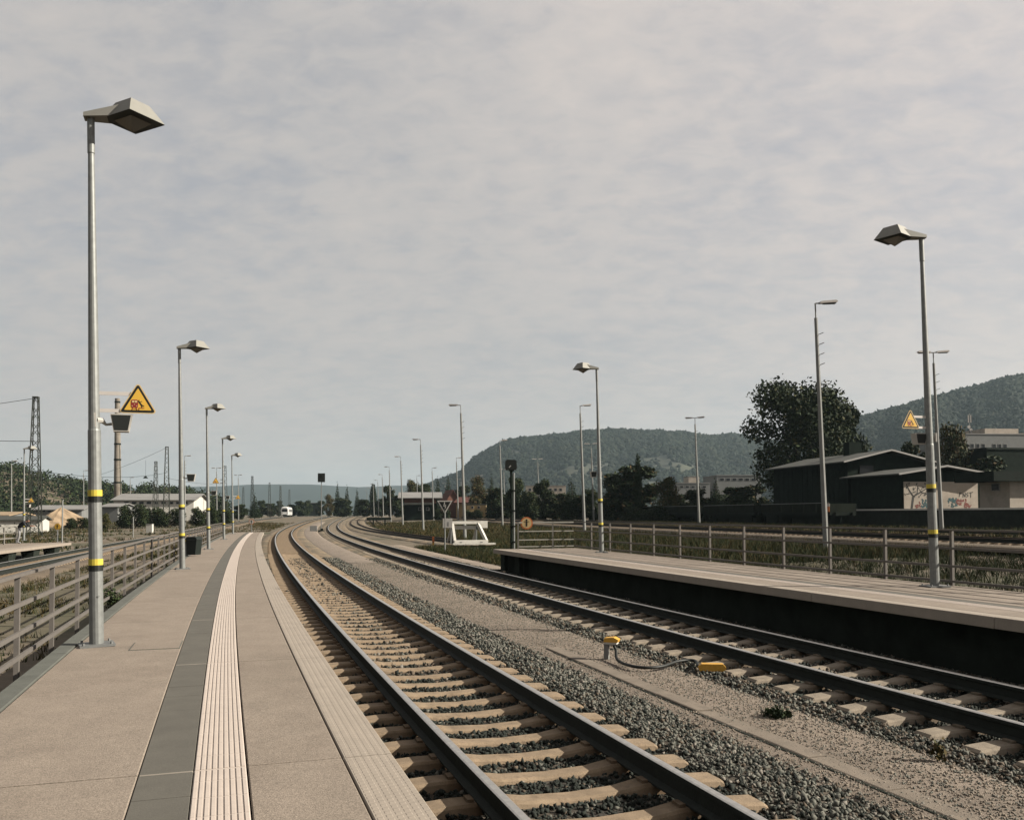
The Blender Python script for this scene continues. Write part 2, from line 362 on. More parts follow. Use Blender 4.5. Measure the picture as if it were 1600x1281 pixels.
# ballast beds
BED = [(-2.15, -.30), (-1.95, -.13), (-1.45, -.04), (-1.25, -.075), (1.25, -.075), (1.45, -.04), (2.05, -.09), (2.4, -.30)]
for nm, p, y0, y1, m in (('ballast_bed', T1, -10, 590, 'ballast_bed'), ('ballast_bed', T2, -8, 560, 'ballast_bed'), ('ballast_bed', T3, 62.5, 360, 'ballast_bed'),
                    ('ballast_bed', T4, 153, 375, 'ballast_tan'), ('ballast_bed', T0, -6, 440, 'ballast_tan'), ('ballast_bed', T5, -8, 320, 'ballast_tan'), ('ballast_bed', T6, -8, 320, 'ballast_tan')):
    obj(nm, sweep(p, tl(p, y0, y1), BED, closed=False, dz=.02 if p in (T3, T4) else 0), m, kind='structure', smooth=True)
# worn gravel path between the two main tracks
obj('gravel_path', sweep(BASE, tl(BASE, -9, 200), [(4.95, -.28), (5.15, -.12), (5.5, -.062), (6.2, -.045), (6.75, -.06), (7.0, -.12), (7.1, -.28)], closed=False), 'path', kind='structure', smooth=True)
obj('gravel_path', sweep(BASE, tl(BASE, 33, 62), [(9.6, -.28), (9.75, -.09), (10.6, -.07), (11.4, -.09), (11.6, -.28)], closed=False), 'path', kind='structure', smooth=True)

# ------------------------------------------------------------------ tracks
RAILP = [(-.07, 0), (.07, 0), (.07, .015), (.012, .035), (.012, .125), (.036, .138), (.036, .172), (.026, .180), (-.026, .180), (-.036, .172), (-.036, .138), (-.012, .125), (-.012, .035), (-.07, .015)]
RAILM = [0]*14; RAILM[7] = 1; RAILM[6] = 1; RAILM[8] = 1
def sleeper_mesh(m):
    st = [(-1.3, -.035, .24, .30), (-1.27, -.012, .22, .30), (-1.0, 0.004, .215, .30), (-.6, .004, .205, .30), (-.38, -.028, .18, .27), (0, -.042, .17, .25)]
    st = st+[(-a, b, c, d) for a, b, c, d in st[-2::-1]]; v = []; f = []
    for x, z, wt, wb in st: v += [(x, -wb/2, -.16), (x, -wt/2-.008, z-.02), (x, -wt/2+.012, z), (x, wt/2-.012, z), (x, wt/2+.008, z-.02), (x, wb/2, -.16)]
    for i in range(len(st)-1):
        for k in range(5): a = i*6+k; f.append((a, a+1, a+7, a+6))
    f += [tuple(range(6)), tuple(range(len(v)-6, len(v)))]
    b = MB().add(v, f)
    for sx_ in (-.725, .725):
        for d in (-.11, .11): b.box((sx_+d, 0, .012), (.05, .12, .03))
    me = fix(b.mesh('sleeper')); me.materials.append(MATS[m]); return me
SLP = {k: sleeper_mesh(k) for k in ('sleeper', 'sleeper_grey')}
def track(label, p, y0, y1, ysl, smat, head, step=.6, near=1.0):
    t = thing('railway_track', label, 'railway track', group='tracks of the station yard')
    for s in (-.725, .725):
        q = p.off(s); obj('rail', sweep(p, tl(p, y0, y1, near), [(s+a, b) for a, b in RAILP], ms=RAILM), ['rail_side', head], t)
    far = MB(); k = p.ty(y0)+.3
    while k < p.ty(min(y1, 240)):
        x, y, gx_, gy_ = p.at(k); a = math.atan2(gy_, gx_)-math.pi/2; z = float(G(x, y))
        if y < ysl:
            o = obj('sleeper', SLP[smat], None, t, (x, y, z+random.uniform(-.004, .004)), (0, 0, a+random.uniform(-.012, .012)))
        else:
            far.box((x, y, z-.05), (2.6, .24, .1), a, tx=.1)
        k += step
    if far.v: obj('far_sleepers', far, smat, t, kind='stuff', fixn=False)
    return t
track('main railway track curving away right beside the left platform', T1, 2.2, 590, 50, 'sleeper', 'rail_head')
track('railway track passing along the edge of the right platform', T2, -3, 560, 52, 'sleeper_grey', 'rail_head')
track('railway track running to the white buffer stop', T3, 62.6, 360, 90, 'sleeper_grey', 'rail_rust')
track('short siding ending at the dark distant buffer beam', T4, 153, 375, 0, 'sleeper_grey', 'rail_rust')
track('railway track left of the railing that carries the white railcar', T0, 8, 440, 0, 'sleeper', 'rail_head')
track('yard track behind the right railing, nearer of the two', T5, 8, 320, 0, 'sleeper', 'rail_rust', near=3)
track('yard track before the freight wagons, farther of the two', T6, 8, 320, 0, 'sleeper', 'rail_rust', near=3)

# ------------------------------------------------------------------ ballast stones
ico = []
ph = (1+5**.5)/2
for a in (-1, 1):
    for b in (-ph, ph): ico += [(0, a, b), (a, b, 0), (b, 0, a)]
ico = np.array(ico)/math.hypot(1, ph)
def hull_faces(v):
    f = []
    n = len(v)
    for i in range(n):
        for j in range(i+1, n):
            for k in range(j+1, n):
                nn = np.cross(v[j]-v[i], v[k]-v[i]); d = (v-v[i])@nn
                if (d < 1e-6).all(): f.append((i, j, k))
                elif (d > -1e-6).all(): f.append((i, k, j))
    return np.array(f)
ICOF = hull_faces(ico)
OCT = np.array([(1, 0, 0), (-1, 0, 0), (0, 1, 0), (0, -1, 0), (0, 0, 1), (0, 0, -1.)]); OCTF = hull_faces(OCT)
def stones(name, pos, r, mats, wts, base=ico, bf=ICOF, parent=None, jit=.5):
    n = len(pos); q = rng.normal(size=(n, 4)); q /= np.linalg.norm(q, axis=1)[:, None]
    w_, x, y, z = q.T
    Rm = np.stack([1-2*(y*y+z*z), 2*(x*y-z*w_), 2*(x*z+y*w_), 2*(x*y+z*w_), 1-2*(x*x+z*z), 2*(y*z-x*w_), 2*(x*z-y*w_), 2*(y*z+x*w_), 1-2*(x*x+y*y)], -1).reshape(n, 3, 3)
    V = base[None]*(1+jit*rng.uniform(-1, 1, (n, len(base), 1)))*rng.uniform(.45, 1.3, (n, 1, 3))*r[:, None, None]
    V = np.einsum('nij,nkj->nki', Rm, V)+pos[:, None, :]
    Fc = (bf[None]+(np.arange(n)*len(base))[:, None, None]).reshape(-1, 3)
    mi = np.repeat(rng.choice(len(wts), n, p=wts), len(bf))
    return bigmesh(name, V.reshape(-1, 3), Fc, mats, mi, parent, 'stuff')
def bedz(o): return np.interp(o, [q[0] for q in BED], [q[1] for q in BED])
def scatter_track(p, y0, y1, dens, o0, o1, r0, r1, ph0, inner=None):
    t0, t1 = p.ty(y0), p.ty(y1); n = int((t1-t0)*(o1-o0)*dens); t = rng.uniform(t0, t1, n); o = rng.uniform(o0, o1, n)
    m = np.abs(((t-ph0)/.6) % 1-.5) < .30     # clear of the sleepers
    keep = ~((np.abs(o) < 1.32) & (np.abs(((t-ph0+.3) % .6)-.3) < .13)); t, o = t[keep], o[keep]
    if inner is not None: kk_ = (np.abs(o) < 1.32) == inner; t, o = t[kk_], o[kk_]
    x, y, _, _ = p.at(t, o); r = rng.uniform(r0, r1, len(t)); z = np.maximum(bedz(o), -.09)+r*rng.uniform(-.1, .9, len(t))
    return np.stack([x, y, z], -1), r
for p, ol, orr, y00, ph0, wt in ((T1, -1.62, 2.2, 2.4, T1.ty(2.2)+.3, (.86, .07, .07)), (T2, -1.95, 1.9, 2.0, T2.ty(-3)+.3, (.70, .06, .24))):
    for inn in (True, False):
        PS = [scatter_track(p, y00, 12, 900, ol, orr, .014, .030, ph0, inn), scatter_track(p, 12, 22, 360, ol, orr, .02, .036, ph0, inn), scatter_track(p, 22, 45, 110, ol, orr, .028, .046, ph0, inn)]
        if not inn: PS[0] = tuple(np.concatenate(q) for q in zip(PS[0], scatter_track(p, y00, 16, 60, orr if p is T1 else ol-.7, orr+.6 if p is T1 else ol, .010, .024, ph0)))
        for ia, (pa, ra) in enumerate(PS[:1]+[tuple(np.concatenate([q[k] for q in PS[1:]]) for k in (0, 1))]):
            stones('ballast_stones', pa, ra, ['stone', 'stone_light', 'stone_brown', 'stone_dark'], ((.05, .01, .05, .89) if ia == 0 else (.12, .05, .45, .38)) if inn else (wt[0]-.3, wt[1], wt[2], .3), OCT, OCTF, jit=.4)
# fine grit on the path
n = 42000; y = 3+36*rng.random(n)**1.7; o = rng.uniform(5.2, 7.0, n); t = np.interp(y, BASE.y, BASE.t); x, y, _, _ = BASE.at(t, o)
r = rng.uniform(.006, .014, n); stones('path_grit', np.stack([x, y, np.interp(o, [5.15, 5.5, 6.2, 6.75, 7], [-.12, -.062, -.045, -.06, -.12])+r*.3], -1), r, ['grit', 'stone', 'stone_light'], (.55, .3, .15), OCT, OCTF)

# ------------------------------------------------------------------ cable trough with lids
duct = thing('cable_trough', 'long concrete cable trough with grey lids set in the gravel', 'cable trough')
k = BASE.ty(-6)
while k < BASE.ty(12.6):
    obj('lid', sweep(BASE, [k, k+.5, k+.985], [(5.66, -.09), (5.66, -.044), (5.675, -.036), (5.875, -.036), (5.89, -.044), (5.89, -.09)], zf=lambda a, b: 0*a, dz=random.uniform(-.012, .006)), 'lid', duct); k += 1.0
obj('trough', sweep(BASE, tl(BASE, -6, 12.6), [(5.63, -.2), (5.63, -.052), (5.655, -.052), (5.655, -.2)], zf=lambda a, b: 0*a), 'conc_dark', duct)

# ------------------------------------------------------------------ platforms
ZL, ZR = .71, .80
def slab(name, path, t0, t1, o0, o1, z1, th, m, parent, gap=.006, n=3, uv=False, bev=.006):
    a, b = min(o0, o1)+gap, max(o0, o1)-gap; ts = np.linspace(t0+gap, t1-gap, n+1)
    mb = sweep(path, ts, [(a, z1-th), (a, z1-bev), (a+bev, z1), (b-bev, z1), (b, z1-bev), (b, z1-th)], zf=lambda x, y: 0*x)
    me = fix(mb.mesh(name))
    if uv:
        l = me.uv_layers.new(name='UVMap'); vt = {}
        for i, tt in enumerate(ts):
            for k_, (oo, zz_) in enumerate([(a, 0), (a, 0), (a, 0), (b, 0), (b, 0), (b, 0)]): vt[i*6+k_] = (tt, oo-a)
        for lp in me.loops: l.data[lp.index].uv = vt[lp.vertex_index]
    return obj(name, me, m, parent)
def platform(name, path, ta, tb, e, sg, W, zt, back, unit=3.85, t_off=0):
    """e: edge offset, sg: direction from edge to back (-1 left, +1 right)"""
    root = bpy.data.objects.new(name, None); COL.objects.link(root); root['kind'] = 'structure'
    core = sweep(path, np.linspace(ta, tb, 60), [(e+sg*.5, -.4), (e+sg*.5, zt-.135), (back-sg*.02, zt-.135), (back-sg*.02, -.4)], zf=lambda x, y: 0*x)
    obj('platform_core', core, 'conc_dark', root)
    O = [0, .30, .85, 1.14, 1.43]; k = ta+t_off
    edges = [ta]
    while k < tb: 
        if k > ta+.5: edges.append(k)
        k += unit
    edges.append(tb)
    for a, b in zip(edges[:-1], edges[1:]):
        jz = random.uniform(-.002, .002)
        es = slab('edge_slab', path, a, b, e, e+sg*O[1], zt+jz, .15, 'edge_dots', root, .005, uv=True)
        slab('paving_slab', path, a, b, e+sg*O[1], e+sg*O[2], zt, .125, 'concrete', root)
        g = slab('guide_strip', path, a, b, e+sg*O[2], e+sg*O[3], zt-.0035, .11, 'strip_white', root, .003)
        ribs = MB()
        for r_ in range(9):
            o = e+sg*(O[2]+.018+r_*.0316); 
            q = a+.012
            while q < b-.05:
                q2 = min(q+.295, b-.012)
                sweep(path, [q, q2], [(o-.011, zt-.008), (o-.009, zt+.001), (o+.009, zt+.001), (o+.011, zt-.008)], zf=lambda x, y: 0*x, mb=ribs); q = q2+.006
        obj('rib', ribs, 'strip_white', g, fixn=False)
        q = a+.012
        while q < b-.02:
            q2 = min(q+random.choice((.42, .55, .70, .85)), b-.012)
            if b-.012-q2 < .2: q2 = b-.012
            slab('dark_tile', path, q, q2, e+sg*O[3], e+sg*O[4], zt-.003+random.uniform(-.001, .001), .11, 'strip_grey', root, .002, n=1, bev=.003); q = q2
        slab('joint_filler', path, b-.013, b+.013, e+sg*O[3], e+sg*O[4], zt-.002, .1, 'strip_joint', root, .001, n=1)
        slab('paving_slab', path, a, b, e+sg*O[4], back, zt+random.uniform(-.0015, .0015), .125, 'concrete', root, .004)
    return root
tA, tB = BASE.ty(-6), BASE.ty(73.5)
pl = platform('left_platform', BASE, tA, tB, 1.63, -1, 0, ZL, -.92, t_off=(BASE.ty(4.95)-tA) % 3.85)
hx, hy = at(245, 1008, ZL)
hf = obj('hatch_frame', MB().box((0, 0, 0), (.52, .62, .006)), 'coping', pl, (hx, hy, ZL+.0005), (0, 0, .30)); obj('hatch_cover', MB().box((0, 0, .003), (.495, .595, .006)), 'concrete', hf)
k = tA
while k < tB-.5:
    slab('coping_stone', BASE, k, min(k+1.5, tB), -.925, -1.10, ZL+.004+random.uniform(0, .004), .30, 'coping', pl, .004, 1); k += 1.5
pr = platform('right_platform', BASE, BASE.ty(-8), BASE.ty(31.5), 10.13, 1, 0, ZR, 13.5, t_off=(BASE.ty(19.5)-BASE.ty(-8)) % 3.85)
for yy in (30.7, 28.9):
    x, y, a, b = BASE.at(BASE.ty(yy), 10.35); obj('support_block', MB().box((0, 0, 0), (.16, .5, .60)), 'conc_dark', pr, (x, y, .33), (0, 0, math.atan2(b, a)-math.pi/2))
# distant platform on the far left
FL = interp_path([(-16.0, 10), (-23.4, 40.8), (-26.5, 54.1)], 18, 54.2)
fp = bpy.data.objects.new('far_left_platform', None); COL.objects.link(fp); fp['kind'] = 'structure'
k = 0
while k < FL.L-1:
    slab('edge_slab', FL, k, min(k+4, FL.L), 0, -.9, .55, .14, 'concrete_edge', fp, .006, 2); slab('paving_slab', FL, k, min(k+4, FL.L), -.9, -3.4, .55, .14, 'concrete', fp, .006, 2)
    x, y, a, b = FL.at(k+1.5, -.45); obj('support_block', MB().box((0, 0, 0), (.5, .9, .55), tx=-.3), 'conc_dark', fp, (x, y, .13), (0, 0, math.atan2(b, a)-math.pi/2)); k += 4

# ------------------------------------------------------------------ railings
def railing(name, label, path, ta, tb, o, z0, zt, zs, m, step, group=None, postw=(.05, .012), zb=None, t0=None):
    t = thing(name, label, 'railing', group=group); zf = lambda x, y: 0*x
    ts = np.linspace(ta, tb, max(2, int((tb-ta)/1.2)))
    for i, z in enumerate(zs):
        h, w_ = (.032, .055) if i == 0 else (.045, .03)
        obj('handrail' if i == 0 else 'rail', sweep(path, ts, [(o-w_/2, z-h), (o+w_/2, z-h), (o+w_/2, z), (o-w_/2, z)], zf=zf), m, t)
    k = ta+.05 if t0 is None else t0; pm = None
    while k < tb:
        x, y, a, b = path.at(k, o-.032 if o < 0 else o+.032); rz = math.atan2(b, a)-math.pi/2
        if pm is None: pm = fix(MB().box((0, 0, (zt+z0)/2-.01), (.05, .06, zt-z0-.03)).mesh('post')); pm.materials.append(MATS[m])
        obj('post', pm, None, t, (x, y, 0), (0, 0, rz)); k += step
    return t
railing('platform_railing', 'long weathered grey railing along the back of the left platform', BASE, BASE.ty(3.5), BASE.ty(71), -1.40, -.15, 1.555, [1.555, 1.25, .95, .70], 'rail_paint', 1.92, t0=BASE.ty(9.85)-1.92*3)
railing('platform_railing', 'long dark steel railing along the back of the right platform', BASE, BASE.ty(1), BASE.ty(31.4), 13.44, .2, 1.84, [1.84, 1.51, 1.18, .90], 'rail_paint', 1.80, t0=BASE.ty(12.5)-1.80*4)
# end railing of the right platform (lighter, across the end)
er = thing('end_railing', 'short pale steel railing across the far end of right platform', 'railing')
x0, y0, _, _ = BASE.at(BASE.ty(31.2), 11.05); x1, y1, _, _ = BASE.at(BASE.ty(31.3), 13.36)
for z, h in ((1.84, .05), (1.50, .04), (1.17, .04), (.91, .04)): obj('rail', MB().beam((x0, y0, z-.02), (x1, y1, z-.02), .05, h), 'rail_light', er)
for f in (0, .62): obj('post', MB().beam((x0+(x1-x0)*f, y0+(y1-y0)*f, ZR), (x0+(x1-x0)*f, y0+(y1-y0)*f, 1.84), .06, .06), 'rail_light', er)
fr = thing('far_railing', 'pale thin railing on the far left platform behind the person', 'railing')
for z in (1.55, 1.22, .9): obj('rail', sweep(FL, np.linspace(0, FL.L-.4, 14), [(-2.93, z-.06), (-2.87, z-.06), (-2.87, z), (-2.93, z)], zf=lambda a, b: 0*a), 'rail_light', fr)
for k in np.arange(.5, FL.L-.3, 2.2):
    x, y, _, _ = FL.at(k, -2.9); obj('post', MB().beam((x, y, .55), (x, y, 1.54), .07, .07), 'rail_light', fr)

# ------------------------------------------------------------------ platform lamps
def make_lamp(H=5.99):
    t = thing('platform_lamp', 'x', 'street lamp')
    obj('pole', MB().tube([(0, 0, .02), (0, 0, 2.4), (0, 0, 2.42), (0, 0, H-.45), (0, 0, H-.44), (0, 0, H-.03)], [.076, .068, .062, .034, .040, .040], 16), 'galv', t, smooth=False)
    bp = obj('base_plate', MB().box((0, 0, .012), (.36, .36, .024), .2), 'galv_dark', t)
    for a in range(4):
        an = a*math.pi/2+math.pi/4+.2; obj('bolt', MB().tube([(.2*math.cos(an), .2*math.sin(an), .02), (.2*math.cos(an), .2*math.sin(an), .05)], .014, 6), 'galv_dark', bp)
    obj('hatch_bolt', MB().tube([(.03, -.06, .55), (.035, -.075, .55)], .012, 8), 'galv', t)
    for z in (.93, 1.70):
        obj('yellow_band', MB().tube([(0, 0, z-.035), (0, 0, z+.035)], .0765, 16), 'yellow', t); obj('black_band', MB().tube([(0, 0, z-.10), (0, 0, z-.036)], .0762, 16), 'black', t)
    # head: thin square slab on its corner, pitched hood, arm towards +x
    c = .44; s_ = .345
    hd = MB(); z0 = H-.03
    ring = [(c-s_, 0), (c, -s_), (c+s_, 0), (c, s_)]; top = [(c-.18, 0), (c, -.18), (c+.18, 0), (c, .18)]
    v = [(x, y, z0) for x, y in ring]+[(x, y, z0+.20) for x, y in top]
    hd.add(v, [(0, 1, 5, 4), (1, 2, 6, 5), (2, 3, 7, 6), (3, 0, 4, 7), (4, 5, 6, 7)], 0); hd.add([(x, y, z0-.004) for x, y in ring], [(3, 2, 1, 0)], 1)
    obj('lamp_housing', hd, ['lamp_top', 'lamp_under'], t, fixn=False)
    arm = MB(); arm.add([(-.07, -.075, z0-.02), (.24, -.12, z0), (.24, .12, z0), (-.07, .075, z0-.02), (-.07, -.06, z0+.03), (.33, -.10, z0+.15), (.33, .10, z0+.15), (-.07, .06, z0+.03)],
        [(0, 3, 2, 1), (4, 5, 6, 7), (0, 1, 5, 4), (1, 2, 6, 5), (2, 3, 7, 6), (3, 0, 4, 7)]); obj('arm', arm, 'lamp_top', t)
    gl = MB(); gl.add([(c-.2, 0, z0-.008), (c, -.2, z0-.008), (c+.2, 0, z0-.008), (c, .2, z0-.008), (c, 0, z0-.13)], [(0, 1, 4), (1, 2, 4), (2, 3, 4), (3, 0, 4), (3, 2, 1, 0)]); obj('lens', gl, 'lamp_glass', t)
    return t
lamp0 = make_lamp(); LEAN = -.02; lamps = []
LSPEC = [((151, 1008), 'foreground platform lamp, tallest, carrying a yellow warning triangle', .31),
         ((285, 889), 'second lamp on the left platform, beside the dark litter bin', .31), ((326, 858), 'third lamp on the left platform, behind the litter bin', .31),
         ((350, 842.6), 'fourth lamp on the left platform, with a small warning triangle', .31), ((364, 834), 'last lamp near the far end of left platform', .31)]
for i, ((u, v), lb, rz) in enumerate(LSPEC):
    x, y = at(u, v, ZL); o = lamp0 if i == 0 else dup(lamp0); o.location = (x, y, ZL); o.rotation_euler = (0, LEAN, rz); o['label'] = lb; o['group'] = 'lamps of the left platform'; lamps.append((x, y))
rl = []
for (u, v), lb in (((1461, 916.5), 'large platform lamp at right with yellow bands before the railing'), ((940, 863), 'smaller lamp near the far end of the right platform')):
    x, y = at(u, v, ZR); o = dup(lamp0); o.location = (x, y, ZR); o.rotation_euler = (0, -LEAN, math.pi-.10); o['label'] = lb; o['group'] = 'lamps of the right platform'; o.scale = (1.08, 1.08, 1.078); rl.append((x, y))
o = dup(lamp0); o.location = (xu(38, 58), 58, .55); o.rotation_euler = (0, LEAN*.4, .31); o['label'] = 'small lamp on the far left platform behind the person'; o['group'] = 'lamps of the left platform'
x4, y4 = xu(38, 58), 58

# ------------------------------------------------------------------ warning triangles and loudspeakers
def strip_tri(mb, r0, r1, y, m):
    """ring between two upright triangles of circumradius r0>r1 at plane y"""
    f = lambda r: [(r*math.sin(a), y, r*math.cos(a)) for a in (0, 2*math.pi/3, 4*math.pi/3)]
    a, b = f(r0), f(r1); mb.add(a+b, [(0, 1, 4, 3), (1, 2, 5, 4), (2, 0, 3, 5)], m)
def rtri(r, n=5, k=.12):
    """rounded triangle outline"""
    pts = []
    for c in range(3):
        a = 2*math.pi*c/3; cx_, cz_ = (r-2*k*r)*math.sin(a), (r-2*k*r)*math.cos(a)
        for i in range(n): 
            b = a-math.pi/3+2*math.pi/3*i/(n-1); pts.append((cx_+k*r*math.sin(b), cz_+k*r*math.cos(b)))
    return pts
def stroke(mb, p, q, w_, y, th, m=0): mb.beam((p[0], y, p[1]), (q[0], y, q[1]), th, w_, m, up=(0, 1, 0)) if False else mb.prism([(-w_/2, 0), (w_/2, 0), (w_/2, 1), (-w_/2, 1)], (p[0], y, p[1]), Vector((-(q[1]-p[1]), 0, q[0]-p[0])).normalized(), (q[0]-p[0], 0, q[1]-p[1]), (0, -th, 0), m)
def make_warning(s=1.0):
    t = thing('warning_sign', 'x', 'warning sign'); r = .215*s
    E3 = ((1, 0, 0), (0, 0, 1))
    obj('plate', MB().prism(rtri(r*1.12), (0, 0, 0), *E3, (0, .006, 0)), 'sign_cream', t)
    obj('border', MB().prism(rtri(r, k=.07), (0, -.001, 0), *E3, (0, -.002, 0)), 'black', t)
    obj('field', MB().prism(rtri(r*.78, k=.03), (0, -.0035, 0), *E3, (0, -.002, 0)), 'sign_yellow', t)
    tr = MB(); Y = -.006
    tr.prism([(-.065, -.055), (-.005, -.055), (.002, -.045), (.002, .025), (-.008, .035), (-.062, .035), (-.072, .025), (-.072, -.045)], (0, Y, 0), *E3, (0, -.002, 0))
    stroke(tr, (-.062, -.082), (-.052, -.055), .008, Y, .002); stroke(tr, (-.008, -.082), (-.018, -.055), .008, Y, .002); stroke(tr, (-.06, -.07), (-.01, -.07), .004, Y, .002)
    stroke(tr, (.012, -.083), (.012, -.06), .007, Y, .002); stroke(tr, (.009, -.06), (.068, -.06), .007, Y, .002)
    tp = obj('train_pictogram', tr, 'sign_red', t)
    wn = MB(); wn.prism([(-.062, .002), (-.038, .002), (-.038, .024), (-.062, .024)], (0, Y-.003, 0), *E3, (0, -.001, 0)); wn.prism([(-.032, .002), (-.008, .002), (-.008, .024), (-.032, .024)], (0, Y-.003, 0), *E3, (0, -.001, 0))
    for q in (-.060, -.012): wn.prism([(q-.005, -.042), (q+.005, -.042), (q+.005, -.032), (q-.005, -.032)], (0, Y-.003, 0), *E3, (0, -.001, 0))
    wn.prism([(-.039, -.022), (-.031, -.022), (-.031, -.014), (-.039, -.014)], (0, Y-.003, 0), *E3, (0, -.001, 0)); obj('pictogram_windows', wn, 'sign_cream', tp)
    pe = MB(); stroke(pe, (.012, .012), (.038, -.022), .014, Y, .002); stroke(pe, (.038, -.022), (.06, -.034), .009, Y, .002); stroke(pe, (.034, -.018), (.045, -.052), .009, Y, .002); stroke(pe, (.06, -.034), (.066, -.04), .008, Y, .002)
    stroke(pe, (.014, .01), (.012, .034), .006, Y, .002); stroke(pe, (.018, .008), (.045, .018), .006, Y, .002); stroke(pe, (.006, .018), (-.002, .016), .012, Y, .002)
    obj('person_pictogram', pe, 'black', t)
    for z in (.10, -.095): obj('bracket', MB().box((-.22, .014, z), (.44, .014, .042)), 'lamp_white', t)
    return t
def make_speaker():
    t = thing('loudspeaker', 'x', 'loudspeaker'); P4 = [(-.115, .10), (.115, .10), (.08, -.10), (-.08, -.10)]
    obj('case', MB().prism(P4, (0, 0, 0), (1, 0, 0), (0, 0, 1), (0, .17, 0)), 'speaker_case', t)
    obj('grille', MB().prism([(x*.88, z*.86) for x, z in P4], (0, -.004, 0), (1, 0, 0), (0, 0, 1), (0, .006, 0)), 'black', t)
    obj('bracket', MB().tube([(-.10, .1, -.01), (-.16, .08, -.02), (-.20, .06, .02), (-.265, .0, .02)], [.016, .016, .03, .045], 8).box((-.27, 0, .02), (.03, .07, .16)), 'speaker_case', t)
    return t
warn0 = make_warning(); spk0 = make_speaker()
def mount(o, x, y, z, lab, rz=0, flip=False, sc_=1, group=None):
    o.location = (x, y, z); o.rotation_euler = (0, 0, rz); o.scale = (sc_, sc_, sc_); o['label'] = lab
    if group: o['group'] = group
    if flip:
        for c in o.children:
            if c.name.startswith('bracket'): c.scale.x *= -1
x, y = lamps[0]; lx = LEAN*1
def lampx(z, zb): return LEAN*(z-zb)
z = zv(210, 627, y); mount(warn0, x+.39, y+.11, z, 'large yellow warning triangle on the foreground left lamp', .3, group='platform warning triangles')
z = zv(183, 659, y); mount(spk0, x+.222, y+.06, z, 'loudspeaker under the large warning triangle on foreground left lamp', .36, group='platform loudspeakers')
W = lambda: dup(warn0); S = lambda: dup(spk0)
for i, (u, v, lb, what) in enumerate(((295, 746, 'loudspeaker on the second left platform lamp', 's'), (333, 770, 'loudspeaker on the third left platform lamp', 's'), (352.5, 777, 'loudspeaker on the fourth left platform lamp', 's'),
        (339, 752, 'yellow warning triangle hanging left of the fourth platform lamp', 'wl'), (374, 777, 'yellow warning triangle on the last left platform lamp', 'w'))):
    li = (1, 2, 3, 3, 4)[i]; x, y = lamps[li]; z = zv(u, v, y)
    if what == 's': o = S(); mount(o, x+.24+LEAN*(z-ZL), y+.05, z, lb, .25)
    elif what == 'wl': o = W(); mount(o, x-.40+LEAN*(z-ZL), y-.13, z, lb, .3, True)
    else: o = W(); mount(o, x+.39+LEAN*(z-ZL), y+.11, z, lb, .3)
x, y = rl[0]; z = zv(1422, 660, y); mount(W(), x-.39+LEAN*(z-ZR), y-.13, z, 'yellow warning triangle on the large right platform lamp', .3, True, 1.0)
z = zv(1437, 685, y); o = S(); mount(o, x-.15+LEAN*(z-ZR), y-.02, z, 'loudspeaker beneath the warning triangle on the right lamp', .12, True, 1.0); o.scale.x = 1
for c in o.children:
    if c.name.startswith('bracket'): c.location.x = 0
x, y = rl[1]; z = zv(928, 741, y); mount(S(), x-.2+LEAN*(z-ZR), y-.02, z, 'loudspeaker on the smaller right platform lamp', .12, True)
z = zv(48, 782, y4); mount(W(), x4+.38, y4+.11, z, 'small yellow warning triangle on the far left platform lamp', .3); z = zv(44, 789, y4); mount(S(), x4+.24, y4-.02, z-.05, 'loudspeaker on the far left platform lamp')

# ------------------------------------------------------------------ litter bin beside lamp two
x, y = at(303, 869, ZL)
b = thing('litter_bin', 'dark green litter bin with lid on left platform', 'litter bin', (x, y, ZL), -.25)
bm_ = MB(); bm_.box((0, 0, .40), (.42, .38, .62), 0, tx=-.0)
obj('body', MB().prism([(-.16, .06), (.16, .06), (.21, .58), (-.21, .58)], (0, -.17, 0), (1, 0, 0), (0, 0, 1), (0, .34, 0)), 'bin', b)
obj('lid', MB().prism([(-.23, .585), (.23, .585), (.22, .64), (.15, .69), (-.15, .69), (-.22, .64)], (0, -.19, 0), (1, 0, 0), (0, 0, 1), (0, .38, 0)), 'bin', b)
obj('post', MB().tube([(-.30, 0, 0), (-.30, 0, .60)], .055, 12), 'galv', b); obj('post_band', MB().tube([(-.30, 0, .52), (-.30, 0, .58)], .058, 12), 'yellow', b); obj('bracket', MB().box((-.23, 0, .45), (.1, .05, .05)), 'galv_dark', b)

# ------------------------------------------------------------------ yellow track magnets and cable
x, y = at(948, 1030, -.05); z0 = -.06
g = thing('junction_box', 'yellow lidded junction box on a short grey post between tracks', 'junction box', (x, y, z0), -.35); g.scale = (.82, .82, .9)
obj('post', MB().box((0, 0, .13), (.085, .09, .30)).box((.07, 0, .27), (.2, .12, .02)), 'grey_box', g)
obj('lid', MB().prism([(-.12, 0), (.14, 0), (.16, .045), (.07, .085), (-.10, .07)], (.08, -.09, .31), (1, 0, 0), (0, 0, 1), (0, .19, 0)), 'amber', g); obj('box', MB().box((.09, .005, .295), (.23, .17, .035)), 'sign_white', g)
xb, yb = x, y
x, y = at(1113, 1037, .06)
g = thing('track_magnet', 'yellow track magnet lying beside the rail of the right track', 'track magnet', (x, y, -.03), -.12); g.scale = (.75, .75, .75)
obj('body', MB().prism([(-.24, .0), (.21, .0), (.25, .06), (.19, .13), (-.20, .13), (-.27, .08)], (0, -.09, 0), (1, 0, 0), (0, 0, 1), (0, .18, 0)), 'amber', g); obj('foot', MB().box((0, .0, -.03), (.4, .14, .06)), 'steel_dark', g)
